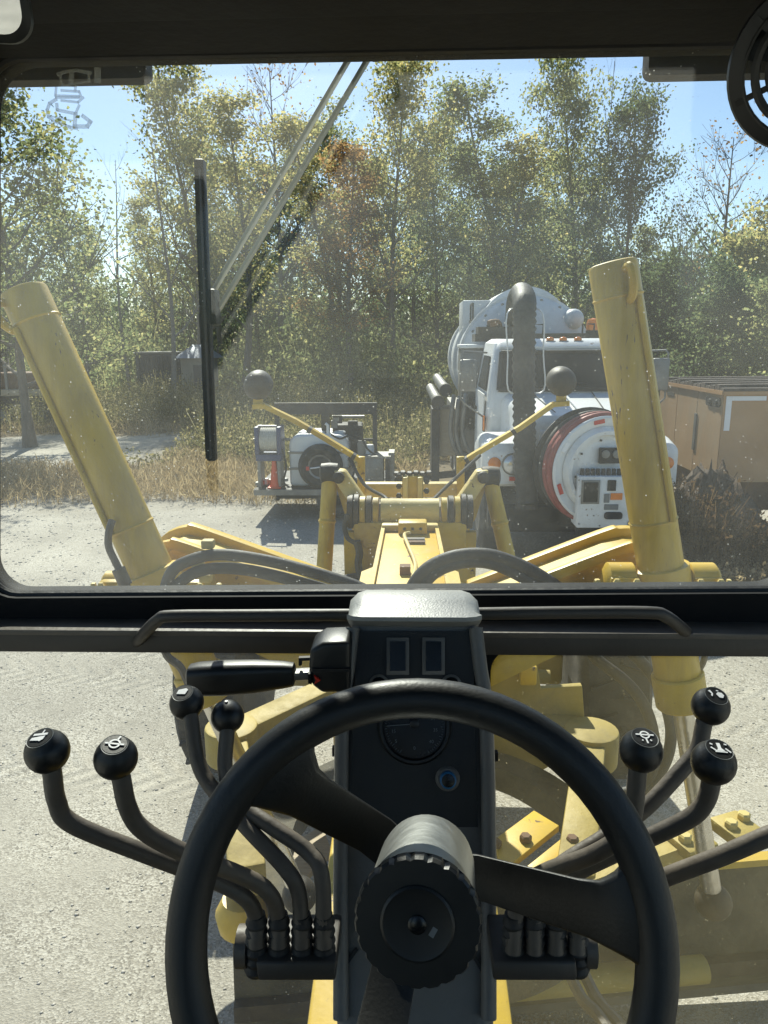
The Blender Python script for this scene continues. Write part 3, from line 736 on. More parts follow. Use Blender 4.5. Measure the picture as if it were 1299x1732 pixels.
# fenders with headlamps
for s in (-1, 1):
    x0 = TX + s * .62; x1 = TX + s * 1.16
    rings = []
    for y, zt, zb, sh in ((8.82, 1.45, 1.06, .06), (8.88, 1.54, 1.02, .0), (9.15, 1.60, 1.02, 0), (9.7, 1.58, 1.10, 0), (10.2, 1.45, 1.15, .02)):
        pts = rrect(min(x0, x1) + (sh if s < 0 else 0), max(x0, x1) - (sh if s > 0 else 0), zb, zt, [.04, .04, .12, .12] , 4)
        rings.append([Vector((x, y, z)) for x, z in pts])
    fen = tp(MB().loft(rings), 'fender', 'white_paint')
    hl = tp(MB().lathe([(.115, 0), (.115, -.03), (.10, -.045), (.02, -.06)], (TX + s * .80, 8.825, 1.30), (0, 1, 0), 24), 'headlamp', 'lens', fen)
    tp(MB().lathe([(.118, -.02), (.135, -.02), (.135, .01), (.118, .01)], (TX + s * .80, 8.82, 1.30), (0, 1, 0), 24, close=False), 'headlamp_bezel', 'grey_steel', fen)
    tp(MB().lathe([(.075, 0), (.075, -.02), (.05, -.035), (.01, -.04)], (TX + s * 1.02, 8.825, 1.31), (0, 1, 0), 20), 'indicator_lamp', 'amber', fen)
    tp(MB().box2((TX + s * .78 - .06, 8.795, 1.10), (TX + s * .78 + .06, 8.825, 1.15)), 'marker_lamp', 'red_mark', fen)
    # front wheel
    w = tp(MB().lathe([(.25, -.14), (.42, -.15), (.50, -.10), (.51, 0), (.50, .10), (.42, .15), (.25, .14)], (TX + s * .98, 9.75, .5), (1, 0, 0), 28), 'front_wheel', 'tyre')
    tp(MB().lathe([(.05, .10), (.15, .10), (.24, .145), (.26, .12)], (TX + s * .98, 9.75, .5), (s, 0, 0), 20), 'rim', 'grey_steel', w)
# rear wheels, chassis, bumper
for s in (-1, 1):
    for y in (14.6, 15.9):
        w = tp(MB().lathe([(.25, -.24), (.42, -.25), (.50, -.20), (.51, 0), (.50, .20), (.42, .25), (.25, .24)], (TX + s * .90, y, .5), (1, 0, 0), 28), 'rear_wheel', 'tyre')
        tp(MB().lathe([(.05, .10), (.15, .10), (.24, .245), (.26, .22)], (TX + s * .90, y, .5), (s, 0, 0), 20), 'rim', 'grey_steel', w)
    tp(MB().box2((TX + s * .35, 9.0, .62), (TX + s * .47, 17.2, .92)), 'chassis_rail', 'chassis')
tp(MB().box2((TX - 1.1, 8.66, .50), (TX + 1.1, 8.80, .82)), 'bumper', 'chassis', truck, .02)
tp(MB().box2((TX - .5, 8.95, .55), (TX + .5, 10.1, .95)), 'engine_block', 'chassis')
# cab: lofted shell, windscreen, doors
def cabsec(z, yf, hw):
    return [Vector((TX + x, y, z)) for x, y in rrect(-hw, hw, yf, 12.0, [.10, .10, .08, .08], 4)]
cab = tp(MB().loft([cabsec(.95, 10.22, .98), cabsec(1.5, 10.20, 1.0), cabsec(2.03, 10.20, .97), cabsec(2.60, 10.52, .88), cabsec(2.70, 10.60, .86), cabsec(2.76, 10.85, .76)]), 'cab', 'white_paint')
wl = [Vector((TX - .84, 10.185, 2.09)), Vector((TX + .84, 10.185, 2.09)), Vector((TX + .78, 10.475, 2.585)), Vector((TX - .78, 10.475, 2.585))]
ws = tp(MB().prism(wl, (0, .03, .02)), 'windscreen', 'dark_glass', truck, .01)
tp(MB().beam((TX - .82, 10.20, 2.075), (TX + .82, 10.20, 2.075), .03, .03), 'windscreen_seal', 'seal', ws)
for a_, b_ in zip(wl, wl[1:] + wl[:1]):
    tp(MB().beam(a_ + Vector((0, -.006, 0)), b_ + Vector((0, -.006, 0)), .045, .02, (0, 1, .5)), 'screen_gasket', 'seal', ws)
for x in (-.30, .30):
    tp(MB().beam((TX + x, YF + .10, 1.902), (TX + x * 1.35, 10.15, 2.058), .012, .006), 'hood_seam', 'chassis', hood)
for sx_ in (-1, 1):
    tp(MB().box((TX + sx_ * .66, 9.35, 1.70), (.05, .16, .05)), 'hood_latch', 'rubber', hood)
    tp(MB().beam((TX + sx_ * .60, YF - .004, 1.0), (TX + sx_ * .60, YF - .004, 1.72), .012, .012), 'grille_edge', 'chassis', hood)
tp(MB().box2((TX - .80, 10.52, 2.625), (TX + .80, 10.60, 2.655)), 'drip_rail', 'white_paint', cab)
tp(MB().tube([(TX - .35, 10.17, 2.10), (TX - .05, 10.22, 2.22), (TX + .35, 10.20, 2.16)], .008, 6), 'wiper', 'seal', ws)
for s in (-1, 1):
    d = tp(MB().prism([Vector((TX + s * 1.005, 10.42, 1.05)), Vector((TX + s * 1.005, 11.6, 1.05)), Vector((TX + s * 1.0, 11.6, 2.02)), Vector((TX + s * 1.0, 10.36, 2.02))], (s * .018, 0, 0)), 'door', 'white_paint')
    tp(MB().prism([Vector((TX + s * .975, 10.44, 2.06)), Vector((TX + s * .975, 11.5, 2.06)), Vector((TX + s * .897, 11.45, 2.52)), Vector((TX + s * .897, 10.66, 2.52))], (s * .02, 0, .006)), 'side_window', 'dark_glass', d)
    tp(MB().box((TX + s * 1.035, 11.4, 1.75), (.03, .16, .05)), 'door_handle', 'chassis', d)
    tp(MB().box((TX + s * 1.015, 10.33, 1.62), (.02, .10, .20)), 'vent_emblem', 'dark_steel', d)
    tp(MB().box((TX + s * 1.02, 10.23, 1.64), (.02, .05, .20)), 'side_marker', 'amber', d)
    # mirror on its tube loop
    mx = TX + s * 1.26
    mr = tp(MB().box((mx, 10.05, 2.29), (.22, .09, .42)), 'mirror', 'grey_steel', truck, .025)
    tp(MB().box((mx, 10.102, 2.29), (.18, .012, .38)), 'mirror_glass', 'dark_glass', mr)
    tp(MB().tube([(TX + s * .99, 10.3, 2.58), (mx + s * .06, 10.06, 2.60), (mx + s * .09, 10.06, 2.56), (mx + s * .09, 10.06, 1.98), (mx + s * .04, 10.08, 1.92), (TX + s * 1.0, 10.3, 1.70)], .013, 8), 'mirror_bracket', 'grey_steel', mr)
# roof lamps and beacon
for u in (931, 953, 978):
    p = P(u, 577, 10.7)
    lamp = tp(MB().sphere((p.x, 10.72, 2.745), .05, 14, 8, (1.1, 1, .75)), 'roof_marker_lamp', 'amber')
    tp(MB().box((p.x, 10.73, 2.715), (.13, .12, .03)), 'lamp_base', 'grey_steel', lamp)
p = P(1003, 550, 12.3)
bc = tp(MB().lathe([(.10, 0), (.10, .12), (.08, .17), (.01, .19)], (p.x, 12.3, p.z - .08), (0, 0, 1), 20), 'beacon', 'amber')
tp(MB().lathe([(.11, -.08), (.11, 0)], (p.x, 12.3, p.z - .08), (0, 0, 1), 18).tube([(p.x, 12.3, p.z - .6), (p.x, 12.3, p.z - .15)], .03, 8), 'beacon_mount', 'dark_steel', bc)
# equipment shelf behind the cab
tp(MB().box2((TX - 1.0, 12.1, 2.72), (TX + .95, 12.7, 2.84)), 'walkway', 'chassis')
tp(MB().box2((TX - .95, 12.15, 2.84), (TX - .35, 12.6, 2.95)), 'walkway_rack', 'dark_steel')
for x in (-.8, -.1, .7):
    tp(MB().tube([(TX + x, 12.2, 2.6), (TX + x, 12.2, 2.98), (TX + x + .18, 12.2, 2.98), (TX + x + .18, 12.2, 2.84)], .016, 6), 'guard_hoop', 'dark_steel')
# debris tank
TK = Vector((1.97, 0, 2.36)); R = 1.10
prof = [(.05, -.34), (.40, -.30), (.75, -.19), (1.0, -.06), (R, .06), (R, .12)]
tank = tp(MB().lathe(prof + [(R, 4.6), (R - .1, 4.75), (.1, 4.9)], (TK.x, 12.95, TK.z), (0, 1, 0), 56), 'tank', 'grey_paint')
for y, w, q in ((13.05, .07, .05), (14.3, .16, .06), (16.2, .12, .05)):
    tp(MB().lathe([(R + .003, y), (R + q, y), (R + q, y + w), (R + .003, y + w)], (TK.x, 0, TK.z), (0, 1, 0), 56), 'tank_band', 'grey_paint', tank)
for k in range(20):
    a_ = 2 * math.pi * k / 20 + .1
    tp(MB().lathe([(.025, 0), (.025, -.03)], (TK.x + math.cos(a_) * (R - .05), 12.965, TK.z + math.sin(a_) * (R - .05)), (0, 1, 0), 8), 'rim_bolt', 'grey_steel', tank)
tp(MB().box((TK.x - R * .80, 13.6, TK.z + .70), (.05, .5, .05)).box((TK.x - R * .80, 13.35, TK.z + .85), (.03, .03, .32)).box((TK.x - R * .80, 13.85, TK.z + .85), (.03, .03, .32)).box((TK.x - R * .80, 13.6, TK.z + 1.0), (.03, .5, .03)), 'tank_handrail', 'dark_steel', tank)
# raised lid housing at the top of the tank
tp(MB().lathe([(.72, 13.9), (.84, 13.95), (.84, 15.6), (.78, 15.7)], (TK.x + .10, 0, TK.z + .48), (0, 1, 0), 40), 'lid_housing', 'grey_paint', tank)
p0 = P(783, 508, 14.2); p1 = P(830, 545, 14.2)
tp(MB().box2((p0.x, 14.2, p1.z - .3), (p1.x, 15.2, p0.z)), 'filter_box', 'grey_paint', truck, .02)
p = P(970, 540, 12.9)
tp(MB().lathe([(.02, -.26), (.08, -.245), (.14, -.2), (.17, -.12), (.17, .6)], (p.x, 13.0, p.z), (0, 1, 0), 22), 'air_cylinder', 'grey_paint')
tp(MB().tube(catmull([(TX - .62, 12.3, 2.5), (TX - .62, 12.28, 2.95), (TX - .70, 12.22, 3.0), (TX - .78, 12.2, 2.98)], 5), .07, 12), 'exhaust_stack', 'rust')
# white equipment cabinet beside the tank, with hose racks and stored pipes
tp(MB().box2((TX - 1.22, 12.05, 1.55), (TX - .62, 12.75, 2.62)), 'side_cabinet', 'grey_steel', truck, .02)
tp(MB().box2((TX - 1.24, 12.0, 2.62), (TX - .30, 12.8, 2.68)), 'cabinet_lid', 'white_paint', truck, .01)
tp(MB().box2((TX - 1.2, 12.3, .95), (TX - .7, 16.9, 1.5)), 'side_locker', 'grey_steel', truck, .02)
tp(MB().box2((TX + .7, 12.3, .95), (TX + 1.2, 16.9, 1.5)), 'side_locker', 'grey_steel', truck, .02)
for (u, v, yy) in ((754, 660, 11.9), (741, 680, 11.7)):
    q = P(u, v, yy); q2 = q + Vector((-.06, 2.2, .08))
    pi_ = tp(MB().tube([q, q2], .085, 16), 'stored_pipe', 'grey_steel')
    ax = (q - q2).normalized()
    tp(MB().tube([q + ax * .012, q - ax * .16], .10, 16), 'pipe_coupling', 'dark_steel', pi_)
for k, (du, dv) in enumerate(((0, 0), (9, 3), (20, -2))):
    pts = [P(768 + du, 668 + dv, 11.6), P(765 + du, 690, 11.55), P(762 + du, 730, 11.6), P(770 + du, 760 + dv, 11.6), P(782 + du, 772, 11.65)]
    tp(MB().tube(catmull(pts, 5), .035, 10), 'hanging_hose', 'grey_steel')
tp(MB().lathe([(.1, -.1), (.26, -.1), (.26, -.06), (.16, -.06), (.16, .06), (.26, .06), (.26, .1), (.1, .1)], P(790, 700, 11.9), (1, .2, 0), 24), 'small_reel', 'dark_steel')
q0 = P(735, 690, 12.3); q1 = P(760, 770, 12.3)
tp(MB().box2((q0.x, 12.2, q1.z), (q1.x + .1, 12.9, q0.z)), 'pump_housing', 'timber', truck, .03)
tp(MB().box2((q0.x - .05, 12.1, .45), (q0.x + .08, 12.9, q0.z)), 'body_post', 'dark_steel')
# suction hose: down from the tank over the roof, in front of the nose
hp = [P(868, 545, 12.9), P(872, 512, 11.6), P(880, 497, 10.2), P(886, 505, 9.0), P(887, 540, 8.72), P(886, 620, 8.66), P(887, 720, 8.62), P(889, 800, 8.58), P(892, 850, 8.56)]
dense = catmull(hp, 40); path = [dense[0]]; acc = 0.0
for a_, b_ in zip(dense[:-1], dense[1:]):
    acc += (b_ - a_).length
    if acc >= .034: path.append(b_); acc = 0.0
rr_ = [.118 + (.020 if i % 2 else 0) for i in range(len(path))]
hose = tp(MB().tube(path, rr_, 20), 'suction_hose', 'rubber', ang=70)
tp(MB().tube([hp[-1], hp[-1] + Vector((0, 0, -.06))], .14, 20), 'hose_end_ring', 'dark_steel', hose)
for u in (858, 918):
    tp(MB().tube(catmull([P(887, 520, 8.9), P(u, 530, 8.7), P(u + 1, 600, 8.66), P(u + 2, 660, 8.64), P(887, 664, 8.66)], 4), .009, 6), 'hose_guard_wire', 'white_paint', hose)
# hose reel on the nose
RC = P(1023, 796, 8.15)
RAX = Vector((-.22, .9755, 0)); REX = Vector((.9755, .22, 0)); REZ = Vector((0, 0, 1))
def rp(x, h, z): return RC + REX * x + RAX * h + REZ * z
reel = tp(MB().lathe([(.30, .05), (.44, .05), (.44, .40), (.30, .40)], RC, RAX, 48), 'reel_drum', 'dark_steel')
tp(MB().lathe([(.47, .04), (.58, .0), (.60, .012), (.60, .035), (.47, .055)], RC, RAX, 56), 'reel_flange', 'white_paint', reel)
tp(MB().lathe([(.46, .40), (.66, .43), (.66, .45), (.46, .43)], RC, RAX, 56), 'rear_flange', 'dark_steel', reel)
tp(MB().lathe([(.385, .03), (.40, -.035), (.44, -.04), (.485, .025)], RC, RAX, 56), 'reel_ring', 'white_paint', reel)
tp(MB().lathe([(.01, .02), (.30, .015), (.385, .04)], RC, RAX, 48), 'reel_plate', 'white_paint', reel)
for k in range(6):
    hh = .075 + k * .058; rr = .605 - (.014 if k % 2 else 0)
    ring = [rp(math.cos(a_) * rr, hh, math.sin(a_) * rr) for a_ in [2 * math.pi * i / 56 for i in range(56)]]
    tp(MB().tube(ring, .034, 10, closed=True), 'hose_coil', 'red_hose' if k not in (4, 5) else 'rubber', reel)
for a_ in (100, 150, 200, 255, 60):
    c_, s_ = math.cos(rad(a_)), math.sin(rad(a_))
    Rm = Matrix((REX * -s_ + REZ * c_, RAX, REX * c_ + REZ * s_)).transposed()
    tp(MB().box(rp(c_ * .545, .004, s_ * .545), (.12, .014, .045), Rm), 'reflector', 'red_mark' if a_ in (100, 200) else 'white_mark', reel)
for k in range(8):
    a_ = rad(k * 45 + 10)
    tp(MB().lathe([(.012, 0), (.012, -.018)], rp(math.cos(a_) * .34, .02, math.sin(a_) * .34), RAX, 8), 'bolt', 'dark_steel', reel)
# gauge cluster on the reel plate and the control box below it
g0 = P(1033, 770, 8.13)
gp = tp(MB().box((g0.x, 8.11, g0.z), (.26, .05, .17)), 'gauge_plate', 'dark_steel', truck, .005)
for dx in (-.07, .05):
    tp(MB().lathe([(.045, 0), (.045, -.02), (.035, -.022)], (g0.x + dx, 8.085, g0.z + .02), (0, 1, 0), 18), 'gauge', 'grey_steel', gp)
bz0 = P(975, 893, 7.95); bz1 = P(1080, 806, 7.95)
boxp = tp(MB().box2((bz0.x, 7.95, bz0.z), (bz1.x + .04, 8.25, bz1.z)), 'control_box', 'white_paint', truck, .012)
zc = lambda u, v: P(u, v, 7.95)
a_, b_ = zc(984, 812), zc(1013, 852)
tp(MB().box2((a_.x, 7.935, b_.z), (b_.x, 7.952, a_.z)), 'screen_bezel', 'grey_steel', boxp, .004)
tp(MB().box2((a_.x + .022, 7.928, b_.z + .022), (b_.x - .022, 7.938, a_.z - .022)), 'screen', 'dark_glass', boxp)
for (u0, v0, u1, v1, nm, mm) in ((1028, 812, 1041, 830, 'lever_plate', 'dark_steel'), (1022, 835, 1030, 850, 'instruction_label', 'grey_mark'), (1033, 834, 1052, 845, 'warning_label', 'amber'), (1022, 853, 1045, 862, 'instruction_label', 'grey_mark'), (1062, 882, 1075, 890, 'switch_plate', 'dark_steel')):
    a_, b_ = zc(u0, v0), zc(u1, v1)
    tp(MB().box2((a_.x, 7.938, b_.z), (b_.x, 7.951, a_.z)), nm, mm, boxp)
a_, b_ = zc(1022, 866), zc(1052, 878)
tp(MB().prism([Vector((x, 7.935, z)) for x, z in rrect(a_.x, b_.x, b_.z, a_.z, .03, 4)], (0, .016, 0)), 'recessed_handle', 'dark_steel', boxp)
for u in range(988, 1070, 9):
    q = zc(u, 803)
    tp(MB().box((q.x, 8.04, q.z + .01), (.035, .05, .05 + .03 * ((u * 7) % 3))), 'valve', 'dark_steel', boxp)
for (u, v) in ((979, 886), (1004, 872), (1014, 889), (979, 812)):
    q = zc(u, v); tp(MB().lathe([(.008, 0), (.008, -.012)], (q.x, 7.95, q.z), (0, 1, 0), 8), 'bolt', 'grey_steel', boxp)
tp(MB().beam((RC.x, 8.2, RC.z - .3), (RC.x, 8.75, .9), .3, .2), 'reel_mount', 'chassis')
tp(MB().box2((bz0.x + .04, 8.05, .45), (bz1.x, 8.20, bz0.z + .02)), 'box_leg', 'chassis')

# ================================================================== SERVICE TRAILER
YT = 11.4
trl = thing('service_trailer', 'small service trailer with white tank, spare wheel and steel frames', 'trailer', (P(545, 800, YT).x, YT + .8, 0))
def T(u, v, dy=0.0): return P(u, v, YT + dy)
dz = T(430, 827).z
x0, x1 = T(429, 827).x, T(660, 827).x
deck = MB().box2((x0, YT, dz - .07), (x1, YT + 1.7, dz)).build('deck', 'dark_steel', trl, .01)
MB().box2((x0, YT - .02, dz - .10), (x0 + 1.35, YT, dz - .01)).build('deck_edge', 'grey_steel', deck)
MB().box2((x0 + .3, YT + .3, dz - .22), (x1 - .2, YT + .42, dz - .07)).build('cross_member', 'chassis', trl)
MB().box2((x0 + .3, YT + 1.3, dz - .22), (x1 - .2, YT + 1.42, dz - .07)).build('cross_member', 'chassis', trl)
for (u, dy) in ((520, .02), (520, 1.45)):
    c = T(u, 850, dy); 
    w = MB().lathe([(.15, -.09), (.26, -.10), (.32, -.06), (.325, 0), (.32, .06), (.26, .10), (.15, .09)], (c.x + .45, YT + .12 + dy, .33), (0, 1, 0), 24).build('road_wheel', 'tyre', trl)
    MB().lathe([(.03, -.02), (.14, -.02), (.165, -.09)], (c.x + .45, YT + .12 + dy, .33), (0, 1, 0), 18).build('rim', 'grey_steel', w)
# goal-post frames of dark steel
for (ua, ub, va, vb, dy) in ((467, 550, 683, 830, .55), (553, 635, 683, 830, .45)):
    a, b = T(ua, va, dy), T(ub, vb, dy)
    for x in (a.x, b.x):
        MB().box2((x - .035, YT + dy, dz), (x + .035, YT + dy + .07, a.z)).build('frame_post', 'dark_steel', trl)
    top = MB().box2((a.x - .035, YT + dy - .003, a.z - .17), (b.x + .035, YT + dy + .073, a.z + .012)).build('frame_header', 'dark_steel', trl)
    bm_ = a.z - .6
    MB().box2((a.x + .03, YT + dy + .02, bm_), (b.x - .03, YT + dy + .05, bm_ + .04)).build('frame_rail', 'dark_steel', trl)
# white poly tank
a, b = T(486, 737, .12), T(590, 830, .12)
prof_ = rrect(a.x, b.x, dz, a.z, [.06, .06, .18, .18], 6)
ta = MB().prism([Vector((x, YT + .20, z)) for x, z in prof_], (0, 1.0, 0)).build('water_tank', 'poly', trl, .05, 3)
for k in range(3):
    x = a.x + .22 + k * .28
    MB().lathe([(.10, 0), (.10, .025), (.07, .04)], (x, YT + .55, a.z - .012), (0, 0, 1), 18).build('tank_rib', 'poly', ta)
MB().tube([(a.x + .62, YT + .3, a.z), (a.x + .62, YT + .3, a.z + .14), (a.x + .58, YT + .3, a.z + .17)], .025, 8).build('vent_pipe', 'white_paint', ta)
for z in (.33, .64):
    zz = dz + (a.z - dz) * z
    MB().box2((a.x - .006, YT + .188, zz), (b.x + .006, YT + 1.212, zz + .035)).build('tank_strap', 'grey_steel', ta)
# spare wheel
c = T(541, 790, 0)
c = Vector((c.x, YT + .02, c.z))
sp = MB().lathe([(.19, .0), (.21, -.02), (.29, -.03), (.345, .01), (.35, .08), (.345, .15), (.29, .19), (.19, .18)], c, (0, 1, 0), 36).build('spare_wheel', 'tyre', trl)
MB().lathe([(.05, .05), (.12, .04), (.15, .01), (.165, -.005), (.19, -.01), (.20, .02)], c, (0, 1, 0), 30).build('rim', 'grey_steel', sp)
MB().lathe([(.01, -.01), (.045, .0), (.05, .06)], c, (0, 1, 0), 16).build('hub', 'dark_steel', sp)
for k in range(8):
    q = rad(45 * k + 8)
    MB().lathe([(.02, .034), (.02, .05)], c + Vector((math.cos(q) * .115, -.03, math.sin(q) * .115)), (0, 1, 0), 10).build('rim_hole', 'chassis', sp)
MB().tube([c + Vector((0, -.03, 0)), c + Vector((-.15, -.035, -.02))], .012, 8).build('wheel_lock_bar', 'white_paint', sp)
MB().box(c + Vector((-.19, -.03, -.02)), (.05, .03, .06)).build('lock_block', 'red_mark', sp)
# blue hose reel with pale hose
a, b = T(430, 725, .05), T(476, 780, .05)
rl = MB().box2((a.x, YT + .05, b.z - .0), (b.x, YT + .45, b.z + .10)).build('hose_reel', 'blue_steel', trl, .008)
for x in (a.x + .02, b.x - .035):
    MB().box2((x - .03, YT + .06, b.z + .1), (x + .035, YT + .44, a.z + .02)).build('reel_side', 'blue_steel', rl, .008)
cz_ = (a.z + b.z) / 2 + .06
for k in range(9):
    x = a.x + .075 + k * (b.x - a.x - .16) / 8
    ring = [Vector((x, YT + .25 + math.cos(q) * .17, cz_ + math.sin(q) * .17)) for q in [2 * math.pi * i / 20 for i in range(20)]]
    MB().tube(ring, .02, 7, closed=True).build('hose_turn', 'rope', rl)
MB().tube([(a.x - .06, YT + .25, cz_), (b.x + .12, YT + .25, cz_)], .022, 8).build('axle', 'grey_steel', rl)
for x in (a.x + .04, b.x - .05):
    MB().box2((x - .025, YT + .08, dz), (x + .025, YT + .4, b.z + .0)).build('reel_stand', 'grey_steel', rl)
MB().tube([(a.x + .06, YT + .06, a.z + .035), (b.x - .06, YT + .06, a.z + .035)], .018, 8).build('guide_bar', 'grey_steel', rl)
# engine and pump under the right frame
a, b = T(556, 702, .6), T(622, 760, .6)
en = MB().box2((a.x + .05, YT + .62, b.z - .1), (b.x - .1, YT + 1.1, a.z - .16)).build('engine', 'chassis', trl, .03)
rr3 = random.Random(5)
for k in range(16):
    q = Vector((rr3.uniform(a.x + .02, b.x - .02), YT + .58 + rr3.uniform(0, .1), rr3.uniform(b.z, a.z - .06)))
    MB().box(q, (rr3.uniform(.05, .16), rr3.uniform(.05, .12), rr3.uniform(.04, .13))).build('engine_fitting', rr3.choice(['chassis', 'dark_steel', 'grey_steel', 'dark_steel']), en)
MB().tube([(a.x + .06, YT + .6, a.z - .03), (b.x - .05, YT + .6, a.z - .03)], .025, 8).build('exhaust_pipe', 'grey_steel', en)
for (u, v0, v1, m_) in ((612, 745, 795, 'shed_wall'), (625, 752, 785, 'poly')):
    q0, q1 = T(u, v0, .3), T(u, v1, .3)
    MB().lathe([(.07, q1.z), (.075, q1.z + .02), (.075, q0.z - .02), (.06, q0.z)], (q0.x, YT + .3, 0), (0, 0, 1), 16).build('canister', m_, trl)
# aluminium tool chest and side rails
a, b = T(616, 776, -.02), T(657, 822, -.02)
ch = MB().box2((a.x, YT + .0, b.z), (b.x - .08, YT + .5, a.z)).build('tool_chest', 'grey_steel', trl, .01)
MB().box2((a.x - .02, YT - .015, a.z), (b.x + .04, YT + .52, a.z + .035)).build('chest_lid', 'grey_steel', ch)
MB().box2((b.x - .05, YT + .02, dz - .3), (b.x + .02, YT + .09, a.z)).build('corner_post', 'dark_steel', trl)
a, b = T(657, 766, .1), T(667, 815, .1)
MB().box2((a.x, YT + .1, b.z), (b.x, YT + .5, a.z)).build('side_board', 'grey_steel', trl)
a = T(484, 830, .1)
for k in range(9):
    q = T(438 + k * 5, 822 - (k * 7) % 9, .25)
    MB().box((q.x, YT + .25 + .02 * k, dz + .04 + .015 * (k % 3)), (.09, .1, .05 + .02 * (k % 4)), Matrix.Rotation(k * .7, 3, 'Z')).build('loose_fitting', ['grey_steel', 'red_hose', 'poly'][k % 3], deck)
MB().tube([T(470, 845, 0), T(470, 815, .3)], .03, 8).build('jack_leg', 'dark_steel', trl)
MB().beam((x1 - .3, YT + .85, dz - .05), (x1 + 1.5, YT + .85, .62), .10, .10).build('drawbar_tongue', 'dark_steel', trl)
MB().box2((x1 + 1.2, YT + .8, 0), (x1 + 1.3, YT + .9, .7)).build('tongue_stand', 'dark_steel', trl)
for pts in ([(478, 760), (484, 790), (480, 815), (492, 826)], [(590, 770), (600, 790), (596, 812), (606, 824)], [(600, 735), (612, 742), (622, 760), (640, 772)], [(560, 735), (575, 742), (590, 738), (606, 748)]):
    MB().tube(catmull([T(u, v, .12) for u, v in pts], 5), .016, 8).build('loose_hose', 'rubber', trl)
# traffic cone standing on the deck
c = T(465, 815, .12)
cone = thing('traffic_cone', 'orange traffic cone standing on the trailer deck below the blue reel', 'cone', (c.x, YT + .12, dz))
MB().lathe([(.085, .015), (.075, .05), (.035, .42), (.025, .44), (.012, .44)], (c.x, YT + .12, dz), (0, 0, 1), 20).build('cone_body', 'orange', cone)
MB().box((c.x, YT + .12, dz + .009), (.21, .21, .018)).build('cone_base', 'orange', cone, .006)

# ================================================================== TAN BOX TRAILER ON THE RIGHT, with the brush heap
BX0, BX1, BY0, BY1, BZ0, BZ1 = 3.92, 6.9, 9.5, 11.9, .95, 2.11
bx = thing('box_trailer', 'tan sheet-metal box body with dark ribbed roof right of the truck', 'trailer', ((BX0 + BX1) / 2, (BY0 + BY1) / 2, 0))
MB().box2((BX0 + .012, BY0 + .012, BZ0), (BX1, BY1, BZ1 - .02)).build('body', 'tan', bx)
for k, (ya, yb) in enumerate(((BY0 + .01, 10.32), (10.34, 11.1), (11.12, BY1))):
    MB().box2((BX0 - .004, ya, BZ0), (BX0 + .011, yb, BZ1 - .05)).build('side_panel', 'tan_front', bx)
for k, (xa, xb) in enumerate(((BX0 + .0, 5.35), (5.37, BX1))):
    MB().box2((xa, BY0 - .004, BZ0), (xb, BY0 + .011, BZ1 - .04)).build('front_panel', 'tan', bx)
for (p0, p1) in (((BX0 - .01, BY0 - .01, BZ1 - .03), (BX0 - .01, BY1, BZ1 - .03)), ((BX0 - .01, BY0 - .012, BZ1 - .03), (BX1, BY0 - .012, BZ1 - .03))):
    MB().beam(p0, p1, .04, .05).build('roof_edge', 'tan', bx)
for i in range(16):
    y = BY0 + .03 + i * (BY1 - BY0 - .06) / 15
    h = .02 + .018 * ((i * 5) % 3)
    MB().beam((BX0 - .02, y, BZ1 + h / 2), (BX1, y + .08 * math.sin(i), BZ1 + h / 2 + .015 * math.sin(i * 2.1)), .13, h + .02, (0, 0, 1)).build('roof_slat', 'roof_dark', bx)
MB().box2((BX0 + .102, BY0 - .012, BZ1 - .125), (BX0 + .52, BY0 - .005, BZ1 - .07)).build('corner_tape', 'white_mark', bx)
MB().box2((BX0 + .03, BY0 - .012, BZ1 - .50), (BX0 + .10, BY0 - .005, BZ1 - .07)).build('corner_tape', 'white_mark', bx)
MB().prism([Vector((BX0 - .02, y, z)) for y, z in rrect(BY0 + .06, BY0 + .52, BZ1 - .22, BZ1 - .10, .05, 4)], (.015, 0, 0)).build('lamp_recess', 'chassis', bx)
for y in (BY0 + .17, BY0 + .37):
    MB().lathe([(.035, 0), (.03, .014), (.01, .018)], (BX0 - .02, y, BZ1 - .16), (-1, 0, 0), 14).build('marker_lamp', 'dark_steel', bx)
MB().box2((BX0 - .012, 11.25, BZ1 - .20), (BX0 - .003, 11.55, BZ1 - .15)).build('vent_slot', 'chassis', bx)
MB().box2((BX0 - .02, 10.30, 1.25), (BX0 - .004, 10.37, 1.75)).build('door_latch', 'grey_steel', bx)
MB().box2((BX0 + .1, BY0 + .15, .55), (BX1, BY1 - .1, BZ0)).build('underframe', 'rust', bx)
for x in (BX0 + .4, BX1 - .5):
    for y in (BY0 + .3, BY1 - .4):
        MB().box2((x - .12, y - .12, -.03), (x + .12, y + .12, .56)).build('support_block', 'dark_steel', bx)
def heap(name, c, rx, ry, h, m, label, seed):
    rr = np.random.default_rng(seed); V = []; F = []; n = 40; k = 12
    for i in range(k + 1):
        t = i / k
        for j in range(n):
            a = 2 * math.pi * j / n
            w = 1 + .14 * math.sin(3 * a + seed) + .09 * math.sin(7 * a + i)
            V.append((c[0] + math.cos(a) * rx * t * w, c[1] + math.sin(a) * ry * t * w, -.06 + h * (1 - t ** 1.3) * (1 + (.10 * rr.normal() if i > 1 else 0)) + (.03 * rr.normal() if i > 1 else 0)))
    for i in range(k):
        for j in range(n): F.append((i * n + j, i * n + (j + 1) % n, (i + 1) * n + (j + 1) % n, (i + 1) * n + j))
    o = link(name, np_mesh(name, V, F), m)
    for p in o.data.polygons: p.use_smooth = True
    return tag(o, label, 'heap', kind='stuff')
heap('brush_heap', (3.7, 9.15), 1.0, .8, 1.25, 'mulch', 'dark heap of dead brush between truck and tan box', 2)
heap('brush_heap', (5.0, 8.8), 1.9, .9, .75, 'mulch', 'low dark heap of debris in front of the tan box', 4)
